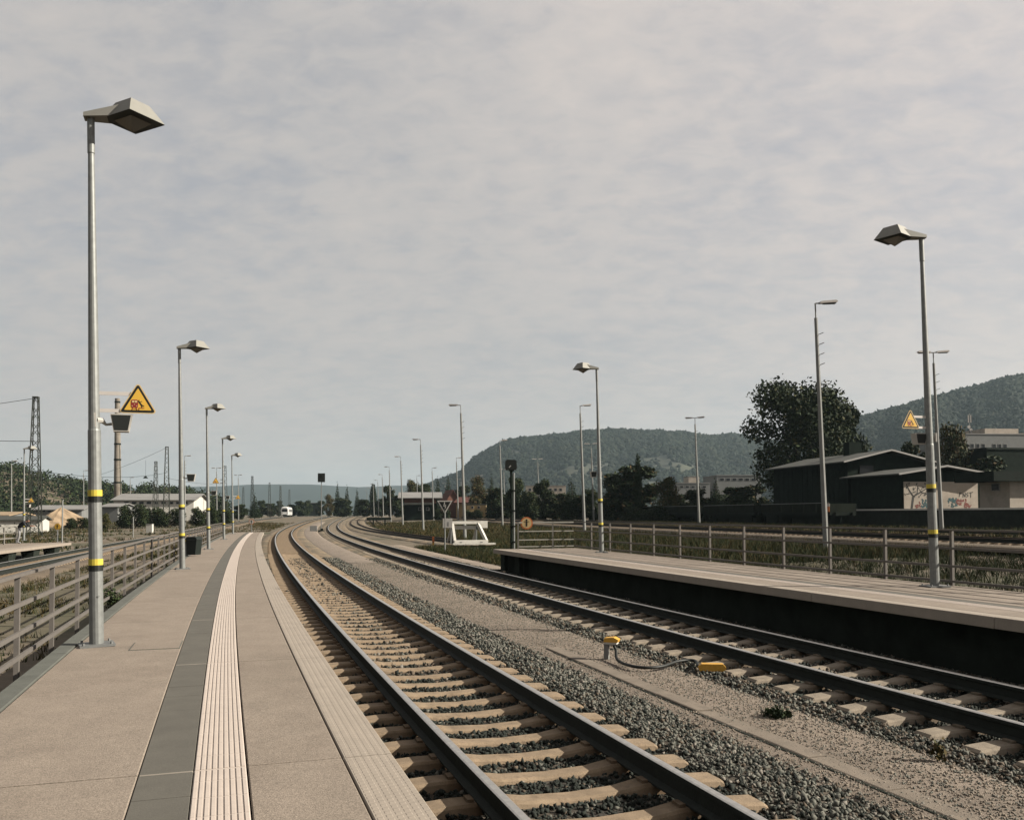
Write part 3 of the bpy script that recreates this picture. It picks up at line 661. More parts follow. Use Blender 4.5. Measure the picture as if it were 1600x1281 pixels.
pts = [(xb+.10, yb-.03, .18), (xb+.13, yb-.06, .10)]+[(*at(u, v, .0), .012) for u, v in ((965, 1032), (985, 1041), (1010, 1044), (1035, 1042), (1060, 1034), (1085, 1033))]+[(x-.20, y, .03)]
pp = [Vector(p) for p in pts]; fine = []
for i in range(len(pp)-1):
    a, b_, c, d = pp[max(i-1, 0)], pp[i], pp[i+1], pp[min(i+2, len(pp)-1)]
    for k in range(6):
        t = k/6; fine.append(.5*((2*b_)+(c-a)*t+(2*a-5*b_+4*c-d)*t*t+(3*b_-a-3*c+d)*t**3))
tag(obj('cable', MB().tube(fine+[pp[-1]], .022, 8), 'black', smooth=True), 'thick black cable looping from the junction box to the magnet', 'cable')

# ------------------------------------------------------------------ signals and small signs
def bands(mb_, z0, z1, r): return mb_
x, y = atg(502, 829, 0)
g = thing('signal', 'dark boxed signal on a slim post beside the near track', 'railway signal', (x, y, 0), .1)
H = zv(501, 753, y); obj('post', MB().tube([(0, 0, -.1), (0, 0, H)], .055, 10), 'galv_dark', g)
s_ = 11*y/FPX; obj('signal_head', MB().box((0, 0, H+s_*.62), (s_, .22, s_*1.25)), 'black', g); obj('hood', MB().tube([(0, -.1, H+s_*.8), (0, -.28, H+s_*.8)], .11, 12), 'steel_dark', g)
obj('equipment_box', MB().box((-1.0, .1, .30), (.9, .5, .8)), 'grey_box', g); obj('base', MB().box((0, -.2, .0), (.7, .6, .25)).box((.1, -.2, .2), (.35, .3, .3)), 'steel_dark', g)
x, y = at(801, 857, .3); y = 40.; x = xu(799, y)
g = thing('signal', 'black signal head with white diagonal bar on tall dark post', 'railway signal', (x, y, 0), .02)
H = zv(799, 735, y); obj('post', MB().tube([(0, 0, -.1), (0, 0, H)], .06, 10), 'steel_dark', g); obj('pipe', MB().tube([(.11, .02, -.1), (.11, .02, H-.1)], .045, 8), 'galv', g)
for z in (.9, 1.6, 2.3, 3.2): obj('clamp', MB().box((.05, 0, z), (.26, .14, .05)), 'steel_dark', g)
W2 = .29; obj('signal_head', MB().prism([(-.22, .0), (.22, .0), (.27, .08), (.25, .42), (.17, .46), (-.18, .46), (-.25, .40), (-.26, .08)], (-.02, -.14, H+.02), (1, 0, 0), (0, 0, 1), (0, .26, 0)), 'black', g)
wb = MB(); stroke(wb, (-.10, H+.13), (-.02, H+.22), .035, -.142, .004); obj('white_bar', wb, 'sign_white', g)
obj('mount_plate', MB().box((0, -.02, H), (.24, .2, .05)), 'steel_dark', g)
# speed sign 4
y = 53.; x = xu(695, y)
g = thing('speed_sign', 'black triangle sign with white border and number 4 on post', 'railway sign', (x, y, 0))
zt_, zb_ = zv(695, 782, y), zv(695, 803, y); wv = 24*y/FPX/2
obj('post', MB().tube([(.0, .02, -.1), (0, .02, zt_-.1)], .045, 8), 'galv', g)
obj('border', MB().prism([(-wv, zt_), (wv, zt_), (0, zb_)], (0, 0, 0), (1, 0, 0), (0, 0, 1), (0, -.015, 0)), 'sign_white', g)
cz_ = (2*zt_+zb_)/3; obj('field', MB().prism([(q*.76, cz_+(r_-cz_)*.76) for q, r_ in ((-wv, zt_), (wv, zt_), (0, zb_))], (0, -.016, 0), (1, 0, 0), (0, 0, 1), (0, -.004, 0)), 'black', g)
nb = MB(); Zc = cz_; stroke(nb, (-.01, Zc+.19), (-.065, Zc-.07), .045, -.021, .003); stroke(nb, (-.075, Zc-.07), (.075, Zc-.05), .045, -.021, .003); stroke(nb, (.045, Zc+.03), (.035, Zc-.18), .045, -.021, .003); obj('number', nb, 'sign_white', g)
zp = zv(702, 817, y); obj('plate', MB().box((.16, -.01, zp), (.56, .02, .56)), 'sign_white', g); obj('plate_bar', MB().box((.19, -.023, zp-.06), (.06, .006, .26)), 'galv_dark', g)
def round_sign(name, label, u, v, rpx, y, post, mats=('sign_orange', 'sign_cream')):
    x = xu(u, y); z = zv(u, v, y); r = rpx*y/FPX; g = thing(name, label, 'prohibition sign', (x, y, z)); C_ = lambda q: [(q*math.cos(2*math.pi*i/28), q*math.sin(2*math.pi*i/28)) for i in range(28)]
    obj('rim', MB().prism(C_(r), (0, 0, 0), (1, 0, 0), (0, 0, 1), (0, .012, 0)), mats[0], g); obj('face', MB().prism(C_(r*.80), (0, -.001, 0), (1, 0, 0), (0, 0, 1), (0, -.003, 0)), mats[1], g)
    pm = MB(); stroke(pm, (0, -r*.55), (0, r*.3), r*.26, -.005, .003); stroke(pm, (-r*.42, r*.22), (r*.42, r*.22), r*.09, -.005, .003)
    pm.prism([(q*.16, r*.47+k_*.16) for q, k_ in C_(r)], (0, -.005, 0), (1, 0, 0), (0, 0, 1), (0, -.003, 0)); obj('figure', pm, 'black', g)
    if post: obj('post', MB().tube([(0, .03, post-z), (0, .03, .0)], .035, 8).box((0, .02, 0), (.06, .03, .06)), 'galv_dark', g)
    else: obj('bracket', MB().box((0, .03, 0), (.06, .05, .12)), 'galv_dark', g)
    return g
k_ = (822.5-800)/FPX; f_ = (k_*y0-x0)/((x1-x0)-k_*(y1-y0)); sy_ = float(y0+(y1-y0)*f_)-.08
round_sign('no_entry_sign', 'round orange rimmed sign on the pale end railing', 822.5, 817, 9.6, sy_, None)
round_sign('no_entry_sign', 'round pale sign on a post at far end of left platform', 393, 815, 4.2, 72.6, ZL, ('sign_orange', 'sign_white'))
round_sign('no_entry_sign', 'round amber sign on post at end of far left platform', 90, 822.5, 5.0, 53.6, .55, ('amber', 'sign_yellow'))
# ------------------------------------------------------------------ buffer stops
bx0, by0 = -3.0, 62.2
g = thing('buffer_stop', 'white steel buffer stop frame at the end of a siding', 'buffer stop', (bx0, by0, .0), .25)
hw = 1.12
for s_ in (-1, 1):
    obj('leg', MB().beam((s_*hw, -.55, .22), (s_*(hw-.22)-.25, .25, 1.52), .17, .22), 'white_paint', g)
    obj('brace', MB().beam((s_*(hw-.22)-.25, .3, 1.45), (s_*(hw-.2)-.3, 1.7, .15), .12, .14), 'white_paint', g)
    obj('upright', MB().beam((s_*(hw-.22)-.32, .45, .1), (s_*(hw-.22)-.28, .42, 1.4), .09, .12), 'galv', g)
    obj('skid', MB().beam((s_*.725, -.7, .2), (s_*.725, 1.9, .2), .16, .08), 'galv_dark', g)
obj('top_beam', MB().beam((-hw-.3, .22, 1.56), (hw+.18, .22, 1.56), .2, .2), 'white_paint', g); obj('buffer_plank', MB().beam((-hw+.1, .42, 1.22), (hw-.5, .42, 1.22), .1, .26), 'white_paint', g)
obj('front_beam', MB().beam((-hw-.05, -.6, .26), (hw+.08, -.6, .26), .16, .2), 'white_paint', g); obj('foot_beam', MB().beam((-hw-.2, -.85, .10), (hw+.55, -.85, .10), .22, .12), 'white_paint', g); obj('rear_plate', MB().box((hw+.05, .5, 1.42), (.5, .08, .5)), 'white_paint', g)
x, y = T4.at(2.0)[:2]; zg = float(G(x, y))
g = thing('buffer_stop', 'dark low buffer beam on two posts at the siding end', 'buffer stop', (x, y, zg), .2)
obj('beam', MB().box((0, 0, 1.15), (4.2, .35, .45)), 'steel_dark', g)
for s_ in (-.95, 1.05): obj('post', MB().box((s_, .0, .45), (.22, .25, 1.1)), 'steel_dark', g)
x, y = atg(677, 851); g = thing('marker_post', 'short red marker post with yellow foot beside the siding', 'marker post', (x, y, 0)); obj('post', MB().box((0, 0, .35), (.14, .1, .42)), 'sign_orange', g); obj('foot', MB().box((0, 0, .05), (.13, .1, .3)), 'amber', g)
for u, v0, v1, lb in ((97, 781, 853, 'plain grey post beside the amber round sign'), (208, 807, 838, 'slim pale post in the grass left of the railing')):
    x, y = atg(u, v1); tag(obj('marker_post', MB().tube([(0, 0, -.1), (0, 0, (v1-v0)*y/FPX)], .05, 8).box((0, 0, (v1-v0)*y/FPX), (.12, .12, .04)), 'mast', None, (x, y, float(G(x, y)))), lb, 'marker post')
x, y = atg(234, 831); g = thing('cabinet', 'small white lineside cabinet in the grass left of railing', 'cabinet', (x, y, float(G(x, y)))); obj('body', MB().box((0, 0, .45), (.75, .5, 1.1)), 'white_paint', g); obj('roof', MB().box((0, 0, 1.02), (.82, .58, .05)), 'galv', g)
# ------------------------------------------------------------------ yard light masts
def make_mast(double, arm=-1):
    t = thing('light_mast', 'x', 'light mast'); H = 12.
    obj('pole', MB().tube([(0, 0, -.2), (0, 0, H-.75)], [.15, .085], 8), 'mast', t); obj('spigot', MB().tube([(0, 0, H-.78), (0, 0, H-.02)], .035, 6), 'mast', t)
    for i in range(4): obj('step', MB().beam((0, .06, H-1.6-i*.5), (.30, -.12, H-1.5-i*.5), .03, .03), 'galv_dark', t)
    for a in ((-1, 1) if double else (arm,)):
        obj('arm', MB().beam((0, 0, H-.04), (a*.45, 0, H), .06, .06), 'galv_dark', t)
        h = obj('lamp_head', MB().prism([(0, 0), (.85, .03), (.9, .09), (.8, .15), (.05, .10)], (a*.2, -.14, H-.05), (a, 0, 0), (0, 0, 1), (0, .28, 0)), 'lamp_white', t)
        obj('lamp_glass', MB().box((a*.7, 0, H-.055), (.6, .22, .04)), 'lamp_under', h)
    return t
mS = {1: make_mast(False, 1), -1: make_mast(False, -1), 2: make_mast(True)}; used = set()
def place_mast(kind, u, vt, label, group, H=12., ls=1.0):
    Z = 100.
    for _ in range(30): Z = .5*Z+.5*(H+float(G(xu(u, Z), Z))-2.16)*FPX/(hz(u)-vt)
    x = xu(u, Z); lean = -.03*ls; zg = float(G(x, Z)); x -= lean*H
    o = mS[kind] if kind not in used else dup(mS[kind]); used.add(kind)
    o.location = (x, Z, zg); o.rotation_euler = (0, lean, random.uniform(-.15, .15)); o.scale = (1, 1, H/12); o['label'] = label; o['group'] = group; return o
ORD = ['nearest', 'second', 'third', 'fourth', 'fifth', 'sixth', 'seventh', 'eighth', 'ninth', 'tenth', 'eleventh']
for i, (u, v) in enumerate(((1278, 471), (907, 633), (781, 688), (713, 715), (675, 731), (651, 743))):
    place_mast(1, u, v, f'tall single-arm light mast in the grass beyond right railing, {ORD[i]} of its row', 'single masts beyond the right railing')
for i, (u, v) in enumerate(((720, 632), (657, 686), (626, 713), (608, 729), (597, 741), (590, 750), (583, 756), (578, 762), (573, 766))):
    place_mast(-1, u, v, f'tall light mast with lamp pointing left behind the buffer stop, {ORD[i]} of its row', 'masts behind the buffer stop')
for i, (u, v) in enumerate(((1462, 549), (1087, 652), (924, 693), (840, 717), (787, 733), (749, 743), (720, 749), (695, 755), (671, 763), (641, 767))):
    place_mast(2, u, v, f'twin-arm light mast along the far yard tracks at right, {ORD[i]} from the right', 'twin-arm masts by the far yard tracks')
for i, (u, v) in enumerate(((700, 759), (557, 771.5), (542, 775), (529, 778), (616, 764), (604, 769))):
    place_mast(2, u, v, ['short twin-arm mast just right of the triangle number sign', 'distant twin-arm mast before the dark conical trees, rightmost', 'distant twin-arm mast before the dark conical trees, middle', 'distant twin-arm mast before the dark conical trees, leftmost', 'distant twin-arm mast left of the grey-roofed yard house', 'distant twin-arm mast above the dark buffer beam'][i], 'distant twin-arm masts')
for i, (u, v, k, lb) in enumerate(((17, 720, 1, 'slim light mast at the far left edge behind the person'), (130, 735, 1, 'slim light mast right of the sand heap'), (203, 746, 1, 'slim light mast before the long grey-roofed hall'), (288, 712, 1, 'slim light mast directly behind the second platform lamp'),
        (338, 731, 2, 'twin-arm light mast behind the small hanging warning triangle'), (372, 742, 2, 'twin-arm light mast behind the last left platform lamp'))):
    place_mast(k, u, v, lb, 'light masts of the left yard', ls=.4)

# ------------------------------------------------------------------ lattice catenary masts and wires
def make_lattice(H=15.):
    t = thing('lattice_mast', 'x', 'lattice mast'); a, b = .62, .24; C4 = ((-1, -1), (1, -1), (1, 1), (-1, 1))
    for sx_, sy_ in C4: obj('leg', MB().beam((sx_*a, sy_*a, -.2), (sx_*b, sy_*b, H), .09, .09), 'lattice', t)
    lc = MB(); n = 17
    for i in range(n):
        z0, z1 = H*i/n, H*(i+1)/n; r0, r1 = a+(b-a)*i/n, a+(b-a)*(i+1)/n
        for k in range(4):
            p, q = C4[k], C4[(k+1) % 4]
            if (i+k) % 2: p, q = q, p
            lc.beam((p[0]*r0, p[1]*r0, z0), (q[0]*r1, q[1]*r1, z1), .05, .05)
    obj('lacing', lc, 'lattice', t); obj('cap', MB().box((0, 0, H), (.6, .6, .12)), 'lattice', t); return t
lat0 = make_lattice(); LT = []
for i, (u, v, lb) in enumerate(((54, 620, 'tallest lattice mast at left behind the far left platform'), (260, 698, 'lattice mast left of the second platform lamp'), (243, 721, 'smaller lattice mast before the long hall roof'), (351, 728, 'lattice mast between third and fourth platform lamps'), (394, 744, 'lattice mast behind the small dark signal head'),
        (380, 761, 'faint lattice mast right of the last platform lamp'), (421, 754, 'distant lattice mast left of the white railcar'), (438, 759, 'distant lattice mast just above the left side of railcar'), (452, 765, 'distant lattice mast above the roof of the white railcar'))):
    Z = 150.
    for _ in range(30): Z = .5*Z+.5*(15+float(G(xu(u, Z), Z))-2.16)*FPX/(hz(u)-v)
    o = lat0 if i == 0 else dup(lat0); x = xu(u, Z); zg = float(G(x, Z)); o.location = (x, Z, zg); o.rotation_euler = (0, 0, .2+.3*i); o['label'] = lb; o['group'] = 'lattice masts of the left yard'; LT.append((x, Z, zg+15))
def wire(p, q, sag, label, r=.028):
    p, q = Vector(p), Vector(q); pts = [p.lerp(q, i/14)-Vector((0, 0, 4*sag*(i/14)*(1-i/14))) for i in range(15)]
    return tag(obj('overhead_wire', MB().tube(pts, r, 5), 'steel_dark'), label, 'wire', 'overhead wires')
def low(p, d): return (p[0], p[1], p[2]-d)
wire(low(LT[0], .1), (-95, 88, 9), .6, 'overhead wire slanting down left from the tallest lattice mast'); wire(low(LT[0], 4.8), (-100, 90, 11.2), .2, 'near level overhead wire left of the tallest lattice mast')
e1 = (xu(181, 150), 150, zv(181, 741, 150)); wire(low(LT[1], .1), (xu(120, 160), 160, zv(120, 752, 160)), .5, 'overhead wire slanting left from second lattice mast towards chimney')
wire(low(LT[0], 8.0), low(LT[1], 5.0), .8, 'overhead wire between tallest and second lattice mast'); wire(low(LT[1], 6.0), low(LT[3], 5.0), .5, 'overhead wire between second lattice mast and platform lamps')
wx, wz, wy = xu(227, 163), zv(227, 745, 163), 163.
g = thing('hanging_lamp', 'small dark lamp hanging from the overhead wire', 'hanging lamp', (wx, wy, wz)); obj('shade', MB().tube([(0, 0, -.25), (0, 0, .2)], [.45, .1], 10), 'steel_dark', g); obj('cord', MB().tube([(0, 0, .15), (0, 0, zv(227, 719, 163)-wz)], .02, 5), 'steel_dark', g)

# ------------------------------------------------------------------ railcar
x, y = T0.at(T0.ty(325))[:2]; x = xu(445, 330); y = 330; zg = float(G(x, y))+.18
g = thing('railcar', 'white railcar with dark windscreen approaching on the left track', 'railcar', (x, y, zg), .19)
prof = [(-1.42, .55), (1.42, .55), (1.45, 1.2), (1.42, 2.9), (1.15, 3.45), (.6, 3.62), (-.6, 3.62), (-1.15, 3.45), (-1.42, 2.9), (-1.45, 1.2)]
bd = MB(); n = 10; secs = [(-.55, .80, .9), (-.2, .94, .97), (.5, 1, 1), (24, 1, 1)]; vs = []
for yy, sx_, sz_ in secs: vs += [(a*sx_, yy, .55+(b-.55)*sz_) for a, b in prof]
fs = [tuple(range(10))]+[(i*10+k, i*10+(k+1) % 10, (i+1)*10+(k+1) % 10, (i+1)*10+k) for i in range(3) for k in range(10)]+[tuple(range(30, 40))]
obj('body', bd.add(vs, fs), 'train_white', g)
obj('windscreen', MB().prism([(-1.0, 1.75), (1.0, 1.75), (.95, 2.75), (-.95, 2.75)], (0, -.56, 0), (1, 0, 0), (0, 0, 1), (0, -.03, 0)), 'glass', g)
obj('destination_display', MB().box((0, -.57, 2.98), (1.5, .04, .22)), 'black', g); obj('coupler_skirt', MB().box((0, -.45, .55), (1.5, .5, .5)), 'black', g)
for s_ in (-1, 1):
    obj('headlight', MB().box((s_*.9, -.57, 1.25), (.35, .05, .16)), 'glass', g); obj('mirror', MB().box((s_*1.62, -.1, 2.2), (.2, .15, .4)), 'white_paint', g)
    for k in range(6): obj('side_window', MB().box((s_*1.44, 2.5+k*3.6, 2.2), (.05, 2.2, .9)), 'glass', g)
for yy in (2.5, 4.5, 19, 21): obj('wheelset', MB().tube([(-.75, yy, .42), (.75, yy, .42)], .42, 14), 'steel_dark', g)
obj('roof_unit', MB().box((0, 8, 3.75), (1.6, 5, .3)), 'galv', g)

# ------------------------------------------------------------------ buildings
def house(name, label, cat, u0, u1, ve, vr, Z, depth, wall, roof, rz=0, over=.4, ridge='x', zb=None, wins=(), sill=True):
    """box house: u0..u1 front width at depth Z, eave row ve, ridge row vr (None = flat)"""
    x0, x1 = xu(u0, Z), xu(u1, Z); wd = x1-x0; ze = zv((u0+u1)/2, ve, Z); zb_ = float(G((x0+x1)/2, Z))-.3 if zb is None else zb
    g = thing(name, label, cat, ((x0+x1)/2, Z, zb_), rz); h = ze-zb_
    rh = 0 if vr is None else zv((u0+u1)/2, vr, Z)-ze; b = MB().box((0, depth/2, h/2), (wd, depth, h))
    if vr is not None and ridge == 'y': b.prism([(-wd/2, h-.01), (wd/2, h-.01), (0, h+rh-.05)], (0, .02, 0), (1, 0, 0), (0, 0, 1), (0, depth-.04, 0))
    elif vr is not None: b.prism([(0, h-.01), (depth, h-.01), (depth/2, h+rh-.05)], (-wd/2+.02, 0, 0), (0, 1, 0), (0, 0, 1), (wd-.04, 0, 0))
    obj('wall', b, wall, g)
    if vr is None: obj('roof', MB().box((0, depth/2, h+.12), (wd+2*over*.5, depth+2*over*.5, .26)), roof, g)
    elif ridge == 'x':
        k = over*rh/(depth/2); sec = [(-over, h-k), (depth/2, h+rh), (depth+over, h-k), (depth+over, h-k+.18), (depth/2, h+rh+.2), (-over, h-k+.18)]
        obj('roof', MB().prism(sec, (-wd/2-over, 0, 0), (0, 1, 0), (0, 0, 1), (wd+2*over, 0, 0)), roof, g)
    else:
        k = over*rh/(wd/2); sec = [(-wd/2-over, h-k), (0, h+rh), (wd/2+over, h-k), (wd/2+over, h-k+.18), (0, h+rh+.2), (-wd/2-over, h-k+.18)]
        obj('roof', MB().prism(sec, (0, -over, 0), (1, 0, 0), (0, 0, 1), (0, depth+2*over, 0)), roof, g)
    for (a, v0, v1, wpx) in wins:
        xc = xu(a, Z)-(x0+x1)/2; za, zb2 = zv(a, v1, Z)-zb_, zv(a, v0, Z)-zb_; ww = wpx*Z/FPX
        w_ = obj('window', MB().box((xc, -.02, (za+zb2)/2), (ww+.16, .1, zb2-za+.16)), 'roof_edge', g); obj('pane', MB().box((xc, -.08, (za+zb2)/2), (ww, .03, zb2-za)), 'glass', w_)
    return g
# freight sheds parallel to the tracks: local x across (away from tracks), local y along
TR = math.atan(.2)
def shed(name, label, sleft, ynear, length, width, eave, ridge_h, wallm, gablem, roofm, zb):
    xl = sleft-.2*ynear; g = thing(name, label, 'shed', (xl, ynear, zb), TR)
    v = [(0, 0, 0), (width, 0, 0), (width, 0, eave), (width/2, 0, ridge_h-.12), (0, 0, eave), (0, length, 0), (width, length, 0), (width, length, eave), (width/2, length, ridge_h-.12), (0, length, eave)]
    obj('wall', MB().add(v, [(0, 1, 2, 3, 4), (9, 8, 7, 6, 5), (0, 4, 9, 5), (1, 6, 7, 2)]).box((width/2, length/2, -.2), (width, length, .4)), wallm, g)
    if gablem: obj('gable_wall', MB().prism([(.1, 0), (width-.2, 0), (width-.2, eave-.75), (.1, eave-.75)], (0, -.06, 0), (1, 0, 0), (0, 0, 1), (0, .05, 0)), gablem, g)
    ov = 1.0; k = ov*(ridge_h-eave)/(width/2)
    sec = [(-ov, eave-k), (width/2, ridge_h), (width+ov, eave-k), (width+ov, eave-k+.14), (width/2, ridge_h+.16), (-ov, eave-k+.14)]
    r = obj('roof', MB().prism(sec, (0, -.9, 0), (1, 0, 0), (0, 0, 1), (0, length+1.4, 0)), roofm, g)
    vb = MB()
    for a, b in (((-ov, eave-k+.08), (width/2, ridge_h+.1)), ((width/2, ridge_h+.1), (width+ov, eave-k+.08))): vb.beam((a[0], -.95, a[1]), (b[0], -.95, b[1]), .08, .17)
    obj('verge_board', vb, 'roof_edge', r); return g
ZT = 2.46
s1 = shed('freight_shed', 'long dark timber freight shed with chimney behind the wagons', 54, 93.5, 16, 9.2, 5.1, 6.15, 'wood_dark', None, 'roof_grey', ZT)
obj('chimney', MB().box((4.4, 6, 6.6), (1.5, 1.2, 1.9)), 'wood_dark', s1)
for k in range(14): obj('wall_plank', MB().box((-.03, .6+k*1.1, 2.4), (.06, .5, 4.6)), 'wood_dark', s1)
obj('gable_window', MB().box((2.2, -.04, 4.2), (1.6, .06, .9)), 'glass', s1)
s2 = shed('freight_shed', 'lower freight shed with graffiti on its pale gable wall', 54, 84.5, 8.6, 8.3, 3.35, 3.98, 'wood_dark', 'plaster', 'roof_grey', ZT)
gr = MB()   # black letters on the gable: strokes
def gs(mb, p, q, w_=.09): stroke(mb, p, q, w_*.7, -.066, .006)
lx, lz = 6.05, 1.15
for pq in (((0, 0), (.05, .42)), ((.05, .42), (.25, .33)), ((.25, .33), (.03, .2)), ((.42, -.05), (.42, .36)), ((.42, .36), (.66, -.02)), ((.66, -.02), (.68, .42)), ((.98, .42), (.80, .26)), ((.80, .26), (1.0, .12)), ((1.0, .12), (.78, -.04)), ((1.25, -.08), (1.28, .42)), ((1.08, .38), (1.52, .46))):
    gs(gr, (lx+pq[0][0], lz+pq[0][1]), (lx+pq[1][0], lz+pq[1][1]))
obj('graffiti_letters', gr, 'graff_black', s2)
gt = MB()     # painted tree
for p, q, w_ in (((.9, .05), (1.1, 1.2), .3), ((1.1, 1.2), (.6, 1.9), .16), ((1.1, 1.2), (1.9, 1.6), .2), ((1.9, 1.6), (2.6, 2.0), .13), ((1.9, 1.6), (2.7, 1.4), .12), ((1.5, 1.4), (1.6, 2.2), .12), ((.7, 1.7), (.4, 2.3), .12), ((.85, 1.5), (.35, 1.4), .1), ((2.5, 1.9), (3.0, 2.4), .1), ((2.4, 1.5), (3.1, 1.1), .1)): gs(gt, p, q, w_)
for _ in range(46):
    a, b = random.uniform(.2, 3.4), random.uniform(1.0, 2.5); gs(gt, (a, b), (a+random.uniform(-.15, .15), b+random.uniform(.1, .2)), random.uniform(.06, .14))
obj('graffiti_tree', gt, 'graff_black', s2)
for nm_, m_, L_ in (('graffiti_teal', 'graff_teal', ((4.85, .1, 1.0, .75, 34), (2.0, .1, 1.1, .7, 34))), ('graffiti_red', 'graff_red', ((5.75, .3, 1.1, .5, 26), (1.25, .05, .6, .5, 16), (6.6, .05, .7, .35, 14)))):
    for a, b, c, d, k_ in L_:
        gq = MB()
        for _ in range(k_):
            p_, q_ = a+random.random()*c, b+random.random()*d; stroke(gq, (p_, q_), (p_+random.uniform(-.18, .18), q_+random.uniform(.05, .25)), random.uniform(.06, .16), -.064-random.random()*.004, .004)
        obj(nm_, gq, m_, s2, kind='stuff')
# loading ramp
rp = thing('loading_ramp', 'long dark loading ramp with a pale concrete edge below the sheds', 'loading ramp')
rp_path = srow(50, 5, 178); zf1 = lambda a, b: 0*a
obj('ramp_wall', sweep(rp_path, np.linspace(0, rp_path.L-2, 30), [(0, .6), (0, ZT-.14), (9, ZT-.14), (9, .6)], zf=zf1), 'conc_dark', rp)
for k in np.arange(0, rp_path.ty(86), 4.): obj('edge_stone', sweep(rp_path, [k+.01, k+3.99], [(-.12, ZT-.14), (-.12, ZT), (.8, ZT), (.8, ZT-.14)], zf=zf1), 'white_paint', rp)
# low building at the right edge
g = house('low_store', 'low pale store building with deep dark roof at right edge', 'building', 1570, 1690, 752, None, 72, 3.4, 'plaster', 'steel_dark', TR, .2, zb=ZT)
hw_ = (xu(1690, 72)-xu(1570, 72))/2; hs = zv(1600, 752, 72)-ZT
obj('roof_fascia', MB().box((-.9, 1.6, hs+.38), (hw_*2+2.2, 4.6, .78)), 'steel_dark', g)
w_ = obj('window', MB().box((-hw_-.02, 1.5, zv(1549, 761, 73)-ZT), (.1, .9, .62)), 'roof_edge', g); obj('pane', MB().box((-hw_-.07, 1.5, zv(1549, 761, 73)-ZT), (.04, .76, .5)), 'glass', w_)
house('dark_warehouse', 'tall dark flat-roofed warehouse behind the low store at right', 'building', 1530, 1740, 703, None, 118, 6, 'wood_dark', 'steel_dark', TR, .3)
wb_ = house('office_building', 'white modern office building with window row at upper right', 'building', 1492, 1700, 679, None, 230, 18, 'plaster_grey', 'roof_light', .12, .3, wins=[(1497+i*9.2, 694, 700, 4.6) for i in range(9) if i != 5])
zq = wb_.location.z
obj('stair_tower', MB().box((-2.6, 8, zv(1540, 682, 232)-zq), (9.5, 9, 4.4)), 'plaster', wb_); obj('upper_storey', MB().box((14, 8, zv(1590, 680, 232)-zq), (14, 8, 2.6)), 'plaster', wb_)
at_ = thing('antenna_mast', 'slim antenna mast with dishes on the white office building', 'antenna', (xu(1517, 238), 238, zv(1517, 675, 238)-3))
obj('pole', MB().tube([(0, 0, 0), (0, 0, 8)], .14, 8), 'galv', at_)
for i, (a, b) in enumerate(((.25, 3.6), (-.3, 4.4), (.5, 3.1))): obj('dish', MB().tube([(a, -.3, b), (a, -.1, b)], [.42, .3], 12), 'lamp_white', at_)
for a in (-.32, .32): obj('panel_antenna', MB().box((a, -.1, 6.6), (.22, .18, 2.0)), 'lamp_white', at_)
# mid houses
h1 = house('yard_house', 'two-storey yard house with broad grey roof and pink band', 'house', 631, 682, 777, 769, 215, 14, 'wood_dark', 'roof_light', .1, 1.4, wins=[(640+i*9, 778, 782.5, 4) for i in range(4)]+[(656, 793, 797, 4), (668, 793, 797, 4)])
obj('pink_band', MB().box((0, -.05, zv(655, 782.5, 215)-h1.location.z), (7.6, .12, 1.1)), 'plaster_pink', h1)
obj('porch_roof', MB().box((-.4, -1.2, zv(655, 787, 215)-h1.location.z), (7.0, 2.6, .5)), 'roof_grey', h1)
house('red_roof_house', 'small house with steep red roof behind the triangle sign', 'house', 699, 716, 779, 766, 240, 8, 'plaster_pink', 'roof_red', .3, .5, 'y')
house('red_roof_house', 'low house with long red roof right of the triangle sign', 'house', 712, 742, 785, 777, 235, 9, 'plaster_yellow', 'roof_red', -.2, .6)
house('yellow_wall', 'low yellow plaster building below the red roofs', 'building', 730, 759, 789, None, 205, 5, 'plaster_yellow', 'roof_grey', 0, .1, wins=((738, 791, 794, 3), (748, 791, 794, 3)))
for u0, u1, v, Z, lb in ((800, 815, 788, 175, 'small white shed right of the black signal post'), (823, 842, 786, 172, 'small beige shed left of the leafy tree trunk'), (877, 896, 787, 165, 'white parked van body beside the dark hedge')):
    house('small_shed', lb, 'shed', u0, u1, v, None, Z, 4, 'plaster', 'roof_light', 0, .15, wins=((u0+5, v+2, v+5, 3),))
house('white_terrace', 'long white flat-roofed terrace glimpsed between the trees', 'building', 822, 884, 759, None, 420, 14, 'plaster', 'roof_light', 0, .3, wins=[(828+i*8, 763, 767, 4) for i in range(7)]+[(828+i*8, 772, 776, 4) for i in range(7)])
house('flat_hall', 'long pale flat hall below the hill behind the twin-arm mast', 'building', 1048, 1110, 755, None, 330, 20, 'plaster_grey', 'roof_light', .05, .4, wins=[(1056+i*9, 759, 762, 5) for i in range(6)])
house('white_block', 'small white block rising above the flat pale hall', 'building', 1076, 1093, 745, None, 345, 8, 'plaster', 'roof_light', .05, .2)
house('flat_hall', 'grey flat hall just left of the big leafy tree', 'building', 1120, 1190, 743, None, 340, 20, 'plaster_grey', 'roof_light', .05, .4, wins=[(1128+i*10, 747, 751, 6) for i in range(6)])
